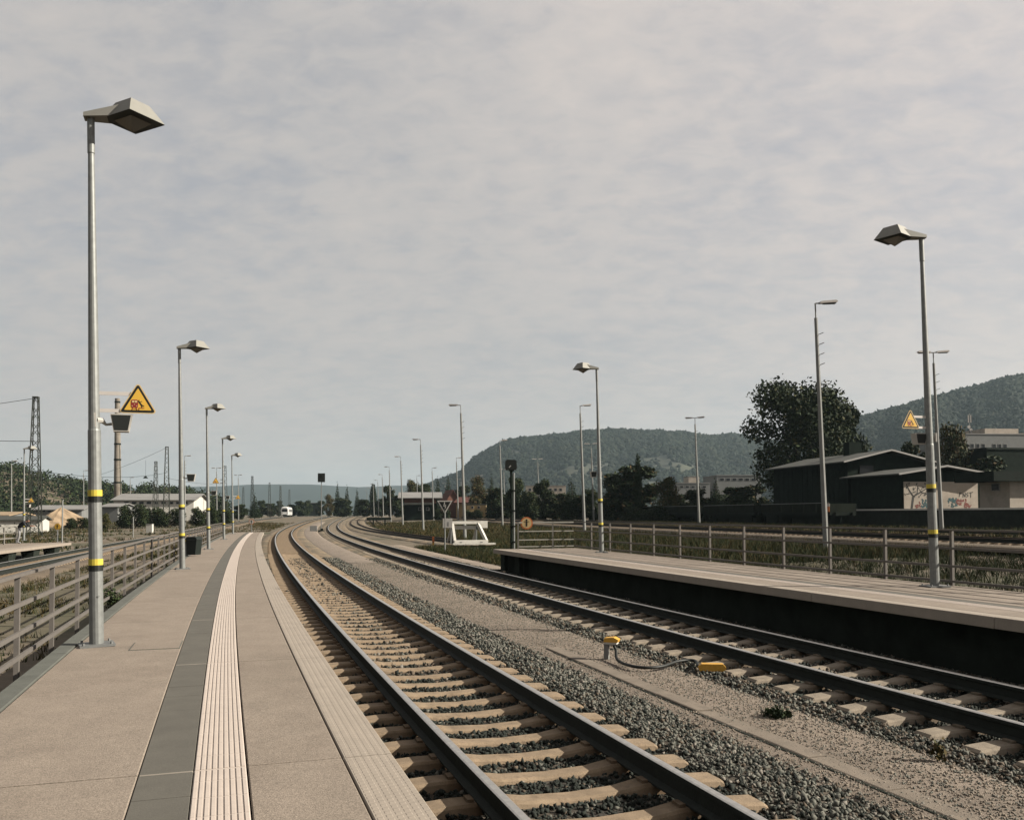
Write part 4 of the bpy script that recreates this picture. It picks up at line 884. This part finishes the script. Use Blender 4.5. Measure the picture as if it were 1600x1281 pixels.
# left side buildings
house('long_hall', 'long white hall with broad grey roof behind the bushes at left', 'building', 182, 300, 781, 771, 235, 20, 'white_paint', 'roof_light', .16, .8, wins=[(200+i*11, 784, 787, 6) for i in range(9)])
house('low_hall', 'low grey hall left of the long white hall', 'building', 158, 184, 792, 787, 215, 10, 'plaster_grey', 'roof_light', 0, .5)
house('grey_hall', 'grey roofed hall behind the sand heap', 'building', 56, 125, 796, 790, 190, 12, 'plaster_grey', 'roof_light', .2, .6, wins=[(62+i*8, 797, 800, 5) for i in range(3)])
g = house('graffiti_wall', 'low white building with black graffiti at far left', 'building', -20, 60, 813, 808, 118, 5, 'white_paint', 'roof_grey', .28, .3)
ga = MB()
for _ in range(26):
    a, b = random.uniform(-3, 3), random.uniform(.5, 1.3); stroke(ga, (a, b), (a+random.uniform(-.25, .25), b+random.uniform(-.3, .3)), .09, -.02, .01)
obj('graffiti', ga, 'graff_black', g)
house('tan_roof_house', 'small house with tan roof at the far left edge', 'house', -30, 13, 806, 801, 150, 8, 'plaster_grey', 'sand', 0, .3)
house('road_bridge', 'grey road bridge deck far behind the railcar', 'bridge', 478, 495, 786, None, 520, 6, 'conc_dark', 'roof_light', 0, 3)
# chimney stack
g = thing('factory_chimney', 'tall pale brick factory chimney behind the foreground lamp', 'chimney', (xu(184, 310), 310, 1)); hh_ = zv(181, 622, 310)-1
obj('shaft', MB().tube([(0, 0, 0), (-.5, 0, hh_)], [1.35, .82], 18), 'brick_chimney', g)
for f in (.97, .62, .49, .3): obj('band', MB().tube([(-.5*f, 0, hh_*f-.25), (-.5*f, 0, hh_*f+.25)], 1.42-.53*f+.06, 18), 'steel_dark', g)
obj('ladder', MB().beam((1.3, -.4, 0), (.45, -.4, hh_*.62), .4, .3), 'lattice', g)
# sand heap
rr = MB(); vs = [(0, 0, 0)]; nA, nR = 26, 9; v = []; f = []; hp = zv(105, 793, 165)
for j in range(nR+1):
    for i in range(nA):
        a = 2*math.pi*i/nA; q = j/nR; r_ = q*(6.4+.9*math.sin(3*a+1)+.6*random.uniform(-1, 1)*(j > 1)); v.append((r_*math.cos(a)*1.0, r_*math.sin(a)*.9, max(0, (hp+.3)*(1-q)**.95+random.uniform(-.15, .1)*(0 < j < nR))))
for j in range(nR):
    for i in range(nA): f.append((j*nA+i, (j+1)*nA+i, (j+1)*nA+(i+1) % nA, j*nA+(i+1) % nA))
tag(obj('sand_heap', MB().add(v, f), 'sand', None, (xu(96, 165), 165, -.2)), 'big heap of tan sand before the grey hall at left', 'sand heap')

# ------------------------------------------------------------------ freight wagons
def make_wagon():
    t = thing('freight_wagon', 'x', 'freight wagon'); L = 13.2
    obj('underframe', MB().box((0, 0, 1.05), (2.6, L, .28)).box((0, 0, .8), (.5, L*.6, .4)), 'steel_dark', t)
    for s_ in (-1, 1):
        for k in range(6): obj('side_board', MB().box((s_*1.36, -L/2+1.1+k*2.2, 1.62), (.07, 2.14, .82)), 'wagon', t)
        obj('end_board', MB().box((0, s_*(L/2-.04), 1.6), (2.6, .08, .8)), 'wagon', t)
        for q in (-.85, .85): obj('buffer', MB().tube([(q, s_*L/2, 1.05), (q, s_*(L/2+.5), 1.05)], [.12, .2], 12), 'steel_dark', t)
        for q in (-.75, .75): obj('wheel', MB().tube([(q-.06, s_*(L/2-2), .5), (q+.06, s_*(L/2-2), .5)], .48, 16), 'steel_dark', t)
    obj('top_rail', MB().box((-1.38, 0, 2.06), (.08, L-.1, .06)), 'galv_dark', t)
    return t
wg0 = make_wagon()
for i, yy in enumerate((88, 102.6, 117.2, 131.8, 146.4)):
    o = wg0 if i == 0 else dup(wg0); x = 46.6-.2*yy; o.location = (x, yy, float(G(x, yy))-.02); o.rotation_euler = (0, 0, TR); o['group'] = 'freight wagons before the sheds'
    o['label'] = ['nearest low-sided freight wagon, its end left of the loading ramp', 'second low-sided freight wagon, before the dark timber shed', 'third low-sided freight wagon, below the big leafy tree', 'fourth low-sided freight wagon, behind the far twin-arm mast', 'farthest low-sided freight wagon, before the dark hedge trees'][i]
obj('warning_panel', MB().box((-1.41, -6.3, 1.62), (.03, .8, .75)), 'sign_orange', wg0); obj('panel_stripe', MB().box((-1.43, -6.4, 1.85), (.02, .8, .25)), 'sign_white', wg0)

# ------------------------------------------------------------------ person leaning on the far-left railing
def person():
    J = {'pel': (0, 0, .92), 'che': (.20, 0, 1.20), 'nec': (.36, 0, 1.27), 'hed': (.47, 0, 1.32), 'top': (.56, 0, 1.36)}
    E_ = [('pel', 'che'), ('che', 'nec'), ('nec', 'hed'), ('hed', 'top')]; R = {'pel': .15, 'che': .17, 'nec': .065, 'hed': .10, 'top': .085}
    for s in (-1, 1):
        k = 'L' if s > 0 else 'R'
        J.update({'hip'+k: (0, s*.10, .86), 'kne'+k: (.05-.12*(s > 0), s*.12, .47), 'ank'+k: (-.04-.16*(s > 0), s*.12, .08), 'toe'+k: (.14-.16*(s > 0), s*.13, .035),
                  'sho'+k: (.28, s*.19, 1.24), 'elb'+k: (.42, s*.23, .98), 'wri'+k: (.62, s*.17, 1.0), 'han'+k: (.70, s*.15, 1.02)})
        R.update({'hip'+k: .10, 'kne'+k: .065, 'ank'+k: .048, 'toe'+k: .038, 'sho'+k: .07, 'elb'+k: .05, 'wri'+k: .036, 'han'+k: .035})
        E_ += [('pel', 'hip'+k), ('hip'+k, 'kne'+k), ('kne'+k, 'ank'+k), ('ank'+k, 'toe'+k), ('che', 'sho'+k), ('sho'+k, 'elb'+k), ('elb'+k, 'wri'+k), ('wri'+k, 'han'+k)]
        for i in range(4):
            J[f'f{i}'+k] = (.78, s*.15+(i-1.5)*.022, 1.01); J[f'g{i}'+k] = (.80, s*.15+(i-1.5)*.022, .97); R[f'f{i}'+k] = .010; R[f'g{i}'+k] = .009; E_ += [('han'+k, f'f{i}'+k), (f'f{i}'+k, f'g{i}'+k)]
        J['th'+k] = (.70, s*.10, .99); R['th'+k] = .011; E_.append(('han'+k, 'th'+k))
    nm = list(J); me = bpy.data.meshes.new('body'); me.from_pydata([J[q] for q in nm], [(nm.index(a), nm.index(b)) for a, b in E_], [])
    tmp = bpy.data.objects.new('tmp', me); COL.objects.link(tmp); m = tmp.modifiers.new('s', 'SKIN')
    for i, q in enumerate(nm): d = me.skin_vertices[0].data[i]; d.radius = (R[q], R[q]); d.use_root = (q == 'pel')
    tmp.modifiers.new('u', 'SUBSURF').levels = 1; bpy.context.view_layer.update()
    out = bpy.data.meshes.new_from_object(tmp.evaluated_get(bpy.context.evaluated_depsgraph_get())); bpy.data.objects.remove(tmp)
    out.materials.clear()
    for q in ('jacket', 'trousers', 'skin', 'hair'): out.materials.append(MATS[q])
    for p in out.polygons:
        c = p.center
        p.material_index = 3 if c.x > .40 and c.z > 1.33 and abs(c.y) < .13 else 2 if (c.x > .38 and c.z > 1.2 and abs(c.y) < .13) or c.x > .64 else 1 if c.z < .90 and c.x < .35 else 0
        p.use_smooth = True
    return out
pm = person(); x, y = at(30, 849, .55)
pe = obj('person', pm, None, None, (x, y, .55), (0, 0, .15)); tag(pe, 'person in dark jacket and light trousers bending forward on the far platform', 'person')

# ------------------------------------------------------------------ vegetation
def leaf_mesh(name, blobs, n, ls, mats, wts, shell=.55, droop=0, seed=0):
    r = np.random.default_rng(seed); B = np.array(blobs, float); vol = B[:, 3]*B[:, 4]*B[:, 5]; k = r.choice(len(B), n, p=vol**.8/(vol**.8).sum())
    d = r.normal(size=(n, 3)); d /= np.linalg.norm(d, axis=1)[:, None]; rad = shell+(1-shell)*r.random(n)**.7; rad *= 1+.12*r.normal(size=n)
    c = B[k, :3]+d*rad[:, None]*B[k, 3:6]
    a = r.normal(size=(n, 3)); a /= np.linalg.norm(a, axis=1)[:, None]; b = np.cross(a, d*.8+r.normal(size=(n, 3))*.7); b /= np.linalg.norm(b, axis=1)[:, None]+1e-9
    s = ls*r.uniform(.6, 1.3, n)[:, None]; nn = np.cross(a, b)
    V = np.stack([c-a*s, c-b*s*.55+nn*s*.15, c+a*s, c+b*s*.55+nn*s*.15], 1).reshape(-1, 3)
    Fc = np.arange(4*n).reshape(n, 4); o = bigmesh(name, V, Fc, mats, r.choice(len(wts), n, p=wts)); me = o.data; bpy.data.objects.remove(o); return me
def trunk_mesh(h, r, tips, seed=0):
    rd = random.Random(seed); b = MB(); b.tube([(0, 0, -.3), (.02*h, 0, h*.5), (0, .02*h, h)], [r, r*.75, r*.35], 8)
    for tx, ty, tz in tips:
        z0 = min(tz*.75, h*rd.uniform(.45, .9)); b.tube([(0, 0, z0), (tx*.5, ty*.5, (z0+tz)/2-.1), (tx, ty, tz)], [r*.4, r*.25, r*.07], 5)
    me = fix(b.mesh('trunk')); me.materials.append(MATS['bark']); return me
def blobs_round(H, W_, n, seed, base=.25):
    r = random.Random(seed); out = []
    for _ in range(n):
        z = r.uniform(base, .92); wmax = W_*math.sin(math.pi*min(1, max(.06, (z-base*.6)/(1.02-base*.6))))**.7; a = r.uniform(0, 6.28); q = wmax*r.random()**.5*.72; s = r.uniform(.15, .26)*W_*1.5
        out.append((q*math.cos(a), q*math.sin(a), z*H, s, s, s*.75))
    return out
TREES = {}
def treekind(key, H, W_, nb, nl, ls, mats, wts, seed, base=.25, trunk=.22):
    bl = blobs_round(H, W_, nb, seed, base); TREES[key] = (leaf_mesh('crown', bl, nl, ls, mats, wts, .35, seed=seed), trunk_mesh(H*.7, trunk, [b[:3] for b in bl[:12]], seed), H, W_)
treekind('maple', 10, 4.4, 60, 24000, .135, ['leaf_dark', 'leaf_mid', 'leaf_olive'], (.5, .38, .12), 3, .14, .3)
treekind('round_a', 10, 4.2, 44, 9000, .29, ['leaf_dark', 'leaf_mid', 'leaf_olive'], (.55, .35, .10), 5, .10)
treekind('round_b', 10, 3.6, 42, 9000, .29, ['leaf_dark', 'leaf_mid', 'leaf_autumn'], (.6, .32, .08), 8, .12)
treekind('olive', 10, 4.6, 44, 5200, .27, ['leaf_olive', 'leaf_mid', 'leaf_autumn'], (.55, .3, .15), 11, .08)
treekind('autumn', 10, 4.2, 42, 4800, .27, ['leaf_autumn', 'leaf_olive', 'leaf_mid'], (.5, .3, .2), 12, .10)
bl = [(0, 0, z, 1.05*math.sin(math.pi*(.12+.8*z/10))+.15, 1.05*math.sin(math.pi*(.12+.8*z/10))+.15, .9) for z in np.linspace(1, 9.4, 14)]
TREES['column'] = (leaf_mesh('crown', bl, 4200, .17, ['leaf_dark', 'leaf_mid'], (.8, .2), .45, seed=2), trunk_mesh(8, .18, []), 10, 1.1)
bl = []
for z in np.linspace(1.0, 9.6, 15):
    R_ = 2.6*(1-z/10.3)+.12; m_ = max(1, int(R_*4))
    for i in range(m_): a = 6.28*i/m_+z*3; bl.append((R_*.6*math.cos(a), R_*.6*math.sin(a), z-R_*.15, R_*.5+.12, R_*.5+.12, .38))
TREES['conifer'] = (leaf_mesh('crown', bl, 5200, .17, ['leaf_dark', 'leaf_mid'], (.85, .15), .3, seed=6), trunk_mesh(9, .2, []), 10, 2.6)
bl = [(random.uniform(-3.4, 3.4), random.uniform(-1.5, 1.5), random.uniform(.8, 4.4), random.uniform(.8, 1.5), random.uniform(.8, 1.4), random.uniform(.6, 1.2)) for _ in range(26)]
TREES['bush'] = (leaf_mesh('crown', bl, 7000, .18, ['leaf_dark', 'leaf_mid', 'leaf_olive'], (.55, .35, .10), .35, seed=9), trunk_mesh(3, .12, [b[:3] for b in bl[:10]]), 5.6, 4.3)
def tree(key, u, vt, wpx, Z, label, name='tree', group=None, cat='tree', zb=None):
    cm, tm, H, W_ = TREES[key]; x = xu(u, Z); zb = float(G(x, Z))-.15 if zb is None else zb; h = zv(u, vt, Z)-zb; wd = wpx*Z/FPX
    g = thing(name, label, cat, (x, Z, zb), random.uniform(0, 6.28) if key != 'bush' else random.uniform(-.3, .3), group); k = h/H*1.02; kx = wd/(2*W_)
    g.scale = (kx, kx, k)
    obj('trunk', tm, None, g); obj('crown', cm, None, g); return g
tree('maple', 1243, 591, 205, 122, 'huge leafy tree towering behind the timber freight shed', 'leafy_tree')
tree('round_a', 1318, 632, 90, 126, 'leafy tree joined to the right of the huge tree', 'leafy_tree')
TL = [('bush', 738, 793, 34, 192, 'green bush before the low yellow building'), ('bush', 690, 790, 30, 200, 'dark bush behind the triangle number sign'), ('round_b', 985, 727, 100, 132, 'broad dark tree left of the columnar cypress'), ('column', 997, 712, 13, 128, 'narrow dark columnar cypress among the trees'), ('olive', 1040, 748, 62, 124, 'olive yellow leafy tree right of the columnar cypress'),
      ('round_a', 955, 740, 50, 138, 'dark tree right behind the smaller right lamp'), ('round_a', 1085, 765, 60, 128, 'low dark tree behind the second twin-arm mast'), ('conifer', 1118, 746, 34, 138, 'dark conifer left of the huge leafy tree'),
      ('round_b', 1150, 760, 60, 130, 'dark round tree at the left foot of the huge tree'), ('bush', 1180, 778, 80, 118, 'low dark bush under the huge leafy tree'), ('conifer', 893, 748, 42, 150, 'dark conifer left of the slim single-arm mast'),
      ('round_a', 848, 750, 40, 158, 'open crowned tree in front of the white terrace'), ('round_a', 808, 747, 44, 165, 'dark rounded tree directly right of the black signal head'), ('conifer', 768, 740, 22, 190, 'dark conical tree left of the black signal head'),
      ('autumn', 745, 743, 34, 215, 'tawny tree beside the twin-arm mast'), ('round_b', 775, 762, 50, 180, 'low dark tree behind the low yellow building'), ('round_b', 722, 758, 34, 260, 'dark tree behind the red-roofed houses'),
      ('conifer', 700, 740, 22, 265, 'dark conifer standing above the red roof'), ('conifer', 684, 744, 20, 268, 'dark conifer right of the yard house roof'), ('round_a', 663, 756, 36, 262, 'dark tree behind the yard house roof'), ('olive', 645, 752, 34, 285, 'olive tree above the left of the yard house'),
      ('round_b', 608, 758, 24, 300, 'dark round tree left of the yard house'), ('column', 583, 757, 12, 330, 'dark tall tree among the far masts'), ('conifer', 527, 752, 15, 380, 'tallest dark conical tree in the far centre'), ('conifer', 542, 757, 16, 384, 'dark conical tree right of the tallest far one'),
      ('conifer', 558, 762, 14, 388, 'small conical tree left of the far masts'), ('autumn', 514, 772, 22, 360, 'reddish tree left of the tallest far conical tree'), ('round_a', 535, 778, 40, 366, 'dark broad tree below the far conical trees'), ('round_b', 570, 780, 40, 350, 'dark broad tree behind the far mast row'), ('round_b', 596, 778, 34, 330, 'dark broad tree left of the far grey roof'),
      ('round_a', 622, 774, 30, 300, 'dark tree at the left gable of the yard house'), ('round_a', 470, 783, 34, 430, 'round tree behind the railcar'), ('round_b', 456, 788, 26, 430, 'small round tree just above the railcar'), ('conifer', 398, 770, 22, 280, 'dark tree behind the small dark signal head'), ('round_b', 422, 786, 30, 400, 'dark tree left of the railcar'), ('round_a', 375, 788, 30, 260, 'dark tree between last lamp and the small signal'),
      ('bush', 205, 780, 56, 142, 'dense dark bush before the long white hall'), ('bush', 262, 788, 56, 150, 'dark bush beside the second lattice mast'), ('bush', 318, 785, 46, 160, 'dark bush right of the second platform lamp'), ('bush', 346, 792, 40, 175, 'dark bush between third and fourth lamps'), ('bush', 236, 786, 40, 158, 'dark bush behind the small white cabinet'),
      ('olive', 163, 803, 26, 120, 'small yellowish shrub right of the foreground lamp'), ('bush', 120, 805, 44, 140, 'dark shrub mass right of the sand heap'), ('round_b', 1430, 690, 60, 112, 'dark tree behind the lower freight shed'), ('olive', 1490, 668, 70, 118, 'olive tree right of the large right lamp'),
      ('round_a', 1380, 722, 50, 128, 'small dark tree behind the chimney of the shed'), ('round_b', 1540, 712, 90, 112, 'dark tree mass before the tall warehouse'), ('round_a', 925, 765, 40, 148, 'dark low tree behind the smaller right platform lamp'), ('round_b', 865, 775, 40, 156, 'dark low tree left of the white parked van'), ('round_b', 910, 775, 40, 150, 'dark low tree right of the white parked van'), ('bush', 1078, 770, 76, 127, 'dark bush behind the farther wagons below the flat hall'), ('bush', 1136, 766, 84, 127, 'dark bush left of the huge tree foot'), ('round_b', 1172, 758, 60, 135, 'dark rounded tree tucked under the huge tree crown'), ('round_a', 828, 768, 44, 150, 'dark low tree before the left end of the white terrace'), ('round_b', 884, 770, 40, 152, 'dark low tree before the right end of the white terrace'), ('bush', 1110, 780, 90, 120, 'dark hedge bush behind the farther wagons'), ('bush', 1010, 785, 90, 122, 'dark hedge bush below the columnar cypress')]
for key, u, v, wd, Z, lb in TL:
    bs2 = key == 'bush'; tree(key, u, v, wd, Z, lb, 'bush' if bs2 else 'tree', 'bushes of the yard' if bs2 else 'trees around the yard', 'bush' if bs2 else 'tree')
for i, (u, Z) in enumerate(((870, 190), (905, 190), (790, 205), (830, 200), (760, 225), (1060, 170), (1130, 170), (500, 470), (480, 480), (436, 480), (408, 410), (350, 330), (325, 320), (300, 330))):
    key = ('round_a', 'round_b')[i % 2]; tree(key, u, 782 if Z > 250 else 772, 9000/Z, Z, ['dark background tree behind the white terrace gap', 'dark background tree right of the parked van', 'dark background tree behind the black signal post', 'dark background tree left of the beige shed', 'dark background tree above the low yellow building', 'dark background tree behind the olive yellow tree', 'dark background tree behind the dark conifer at right', 'dark far tree left of the reddish tree', 'dark far tree right of the railcar', 'dark far tree above the railcar roof', 'dark far tree left of railcar', 'dark far tree behind the fourth platform lamp', 'dark far tree behind the third platform lamp', 'dark far tree behind the second platform lamp'][i], 'tree', 'trees around the yard')

# grass and weeds
def tufts(name, pts, h0, h1, nb, wd, mats, wts):
    n = len(pts); k = np.repeat(np.arange(n), nb); m = len(k); base = pts[k]+np.concatenate([rng.normal(size=(m, 2))*.06*(h1/.35), np.zeros((m, 1))], 1)
    h = rng.uniform(h0, h1, n)[k]*rng.uniform(.6, 1.1, m); a = rng.uniform(0, 6.28, m); d = np.stack([np.cos(a), np.sin(a), 0*a], -1); lean = rng.normal(size=(m, 2))*.35
    tip = base+np.stack([lean[:, 0]*h, lean[:, 1]*h, h], -1); V = np.stack([base-d*wd, base+d*wd, tip], 1).reshape(-1, 3)
    o = bigmesh(name, V, np.arange(3*m).reshape(m, 3), mats, rng.choice(len(wts), n, p=wts)[k], kind='stuff'); return o
def gz(x, y): return G(x, y)-.17
def region(n, y0, y1, f0, f1, pw=1.0, patch=None):
    y = y0+(y1-y0)*rng.random(n)**pw; x = f0(y)+(f1(y)-f0(y))*rng.random(n)
    if patch: k = (np.sin(x*patch+y*.37*patch)+np.sin(y*patch*.8-x*.5*patch+1.3)+rng.normal(size=n)*.5) > -.1; x, y = x[k], y[k]
    return np.stack([x, y, gz(x, y)], -1)
bo = lambda o: (lambda y: np.interp(y, BASE.off(o).y, BASE.off(o).x))
gm = ['grass_dark', 'grass_green', 'grass_dry']
tufts('grass', region(14000, 8, 62, bo(14.0), lambda y: 26.3-.2*y, 1.2), .12, .40, 7, .012, gm, (.64, .30, .06))
tufts('grass', region(9000, 36, 90, bo(17.2), lambda y: 26.3-.2*y, 1.1), .15, .5, 7, .02, gm, (.34, .38, .28))
tufts('grass', region(9000, 85, 190, lambda y: np.interp(y, T3.y, T3.x)+2.4, lambda y: 26-.2*y, 1.2), .15, .5, 6, .035, gm, (.22, .34, .44))
tufts('grass', region(5000, 10, 130, lambda y: 30.3-.2*y, lambda y: 32.3-.2*y), .15, .4, 6, .03, gm, (.3, .3, .4))
tufts('grass', region(6000, 10, 130, lambda y: 36.6-.2*y, lambda y: 45-.2*y), .15, .45, 6, .03, gm, (.4, .3, .3))
tufts('grass', region(3000, 37, 62, bo(11.8), bo(14.2)), .1, .35, 7, .014, gm, (.4, .35, .25))
tufts('grass', region(8000, 4, 70, lambda y: np.interp(y, T0.y, T0.x)+2.3, bo(-1.9), 1.2, .8), .05, .24, 6, .012, gm, (.25, .40, .35))
tufts('grass', region(7000, 40, 200, lambda y: np.interp(y, T0.y, T0.x)+2.2, lambda y: np.interp(y, T1.y, T1.x)-np.where(y < 75, 6.5, 2.6), 1.1, .5), .08, .30, 6, .03, gm, (.12, .22, .66))
tufts('grass', region(9000, 56, 220, lambda y: np.interp(y, T0.y, T0.x)-40, lambda y: np.interp(y, T0.y, T0.x)-2.4, 1.2, .3), .12, .45, 6, .04, gm, (.3, .4, .3))
tufts('grass', region(500, 2, 40, bo(-1.36), bo(-1.12), 1, 2.5), .04, .16, 6, .008, gm, (.4, .4, .2))
tufts('grass', region(260, 3, 30, bo(6.9), bo(7.25), 1, 3), .03, .12, 6, .006, gm, (.5, .4, .1))
def weed(name, label, u, v, z, r, h, n, ms=('leaf_mid', 'leaf_dark')):
    x, y = at(u, v, z); me = leaf_mesh('leaves', [(0, 0, h*.5, r, r, h*.5), (r*.4, 0, h*.35, r*.6, r*.6, h*.35)], n, .03, list(ms), (.5, .5), .2, seed=n); g = thing(name, label, 'weed', (x, y, z)); obj('leaves', me, None, g); obj('stem', MB().tube([(0, 0, -.05), (.01, 0, h*.8)], .008, 5), 'grass_green', g)
weed('weed', 'bushy green weed behind the foreground lamp by the coping', 172, 952, .45, .2, .42, 380); weed('weed', 'low green weed on the gravel beside the cable trough', 1212, 1122, -.06, .16, .12, 260); weed('weed', 'thin dry weed on the gravel at right', 1465, 1190, -.06, .07, .22, 60, ('grass_dry', 'leaf_olive'))
weed('weed', 'yellow flowering weed at the left picture edge beyond the railing', 6, 960, -.1, .16, .3, 160, ('grass_dry', 'leaf_autumn'))

# ------------------------------------------------------------------ hills with woods
def hill(name, prof, D, depth, u0, u1, m, rough, crown=None, seed=0, foot=.25, gaps=(), hcut=0):
    """ridge profile [(u,v)] at distance D; slope runs from D-depth to D, falls behind"""
    us = np.linspace(u0, u1, 150); pv = np.interp(us, [p[0] for p in prof], [p[1] for p in prof]); zr = np.array([zv(a, b, D) for a, b in zip(us, pv)])
    rows = np.concatenate([np.linspace(0, 1, 34), [1.15, 1.5]]); V = []
    r = np.random.default_rng(seed); ph_ = r.uniform(0, 6.28, 8)
    def surf(ui, q):
        Z = D-depth+depth*q; z = np.where(q <= 1, np.sin(np.pi/2*np.clip(q, 0, 1))**2.2, 1-.6*(q-1)/.5)*(np.interp(ui, us, zr)-1-hcut)+1
        z = z+rough*(1-np.abs(2*np.clip(q, 0, 1)-1))*(np.sin(ui*.021*1.7+ph_[0]+3*q)+.6*np.sin(ui*.05+ph_[1]-5*q)+.4*np.sin(ui*.11+9*q+ph_[2])); return np.stack([(ui-800)/FPX*Z, Z, z-2*(q <= 0)], -1)
    for q in rows: V.append(surf(us, np.full_like(us, q)))
    V = np.array(V); ni = len(us); idx = np.arange(len(rows)*ni).reshape(len(rows), ni)
    bigmesh(name, V.reshape(-1, 3), np.stack([idx[:-1, :-1], idx[:-1, 1:], idx[1:, 1:], idx[1:, :-1]], -1).reshape(-1, 4), m, kind='structure', smooth=True)
    if crown:
        n, cr, fm, base, bf = crown; ui = r.uniform(u0, u1, n); q = r.random(n)**.8*1.03; p = surf(ui, q)
        v_ = 802-(p[:, 2]-CZ)/p[:, 1]*FPX; keep = np.ones(n, bool)
        for (gu, gv, ru, rv) in gaps: keep &= ((ui-gu)/ru+.25*np.sin(v_*.3))**2+((v_-gv)/rv)**2 > r.uniform(.0, 1.5, n)
        p = p[keep]; rr_ = cr*r.uniform(.6, 1.25, len(p)); p[:, 2] += rr_*.35
        stones('hillside_woods', p, rr_, fm, (.5, .3, .2), base, bf, jit=.3)
H1 = [(560, 802), (640, 768), (690, 751), (722, 737), (740, 716), (770, 698), (790, 689), (850, 683), (920, 674), (960, 672), (1010, 674), (1060, 677), (1100, 681), (1150, 679), (1200, 690), (1300, 705), (1420, 740)]
mat('forest2', (.018, .028, .015), .9, var=.5, vs=.018, spec=.1, alb=.6); mat('forest3', (.028, .034, .018), .9, var=.4, vs=.018, spec=.1, alb=.6)
hill('hill', H1, 2100, 900, 560, 1420, 'hill_soil', 6, (36000, 6.6, ['forest', 'forest2', 'forest3'], OCT, OCTF), 4, hcut=7, gaps=((1045, 722, 42, 16), (1075, 735, 34, 8), (900, 735, 60, 14), (800, 705, 18, 8), (1040, 760, 70, 10)))
H2 = [(1180, 800), (1260, 700), (1340, 655), (1400, 640), (1450, 625), (1500, 611), (1560, 598), (1600, 590), (1700, 575), (1850, 570), (2000, 600)]
hill('hill', H2, 1450, 800, 1180, 2000, 'hill_soil', 6, (30000, 4.8, ['forest', 'forest2', 'forest3'], OCT, OCTF), 9, hcut=7)
H3 = [(-200, 770), (150, 764), (330, 760), (400, 757), (480, 757), (560, 761), (640, 759), (700, 757), (800, 764), (900, 780)]
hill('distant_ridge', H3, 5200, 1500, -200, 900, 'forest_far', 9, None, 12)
H4 = [(-260, 720), (-60, 726), (0, 733), (30, 736), (60, 746), (100, 757), (140, 764), (190, 766), (260, 769), (320, 778), (350, 792), (375, 803)]
hill('wooded_hill', H4, 420, 130, -260, 380, 'soil', 1, None, 15)
r = np.random.default_rng(31); n = 620; ui = r.uniform(-255, 352, n); q = r.random(n); bl = []
for a, b in zip(ui, q):
    Z = 290+130*b; hr = zv(a, np.interp(a, [p[0] for p in H4], [p[1] for p in H4]), 420); z = 1+(hr-1)*math.sin(math.pi/2*b)**1.25; s = r.uniform(2.0, 3.6); bl.append(((a-800)/FPX*Z, Z, z+s*.1, s, s, s*r.uniform(.9, 1.5)))
me = leaf_mesh('woods', bl, 46000, .62, ['leaf_dark', 'leaf_mid', 'leaf_olive'], (.6, .33, .07), .6, seed=4); obj('hillside_woods', me, None, kind='stuff')

# ------------------------------------------------------------------ haze
hm = bpy.data.materials.new('haze'); hm.use_nodes = True; t = hm.node_tree; t.nodes.clear(); pv_ = t.nodes.new('ShaderNodeVolumePrincipled'); pv_.inputs['Color'].default_value = (.43, .56, .63, 1)
pv_.inputs['Density'].default_value = .000095; pv_.inputs['Anisotropy'].default_value = .2; t.links.new(pv_.outputs[0], t.nodes.new('ShaderNodeOutputMaterial').inputs['Volume']); MATS['haze'] = hm
obj('haze', MB().box((0, 3100, 187), (12000, 9600, 378)), 'haze', kind='stuff')
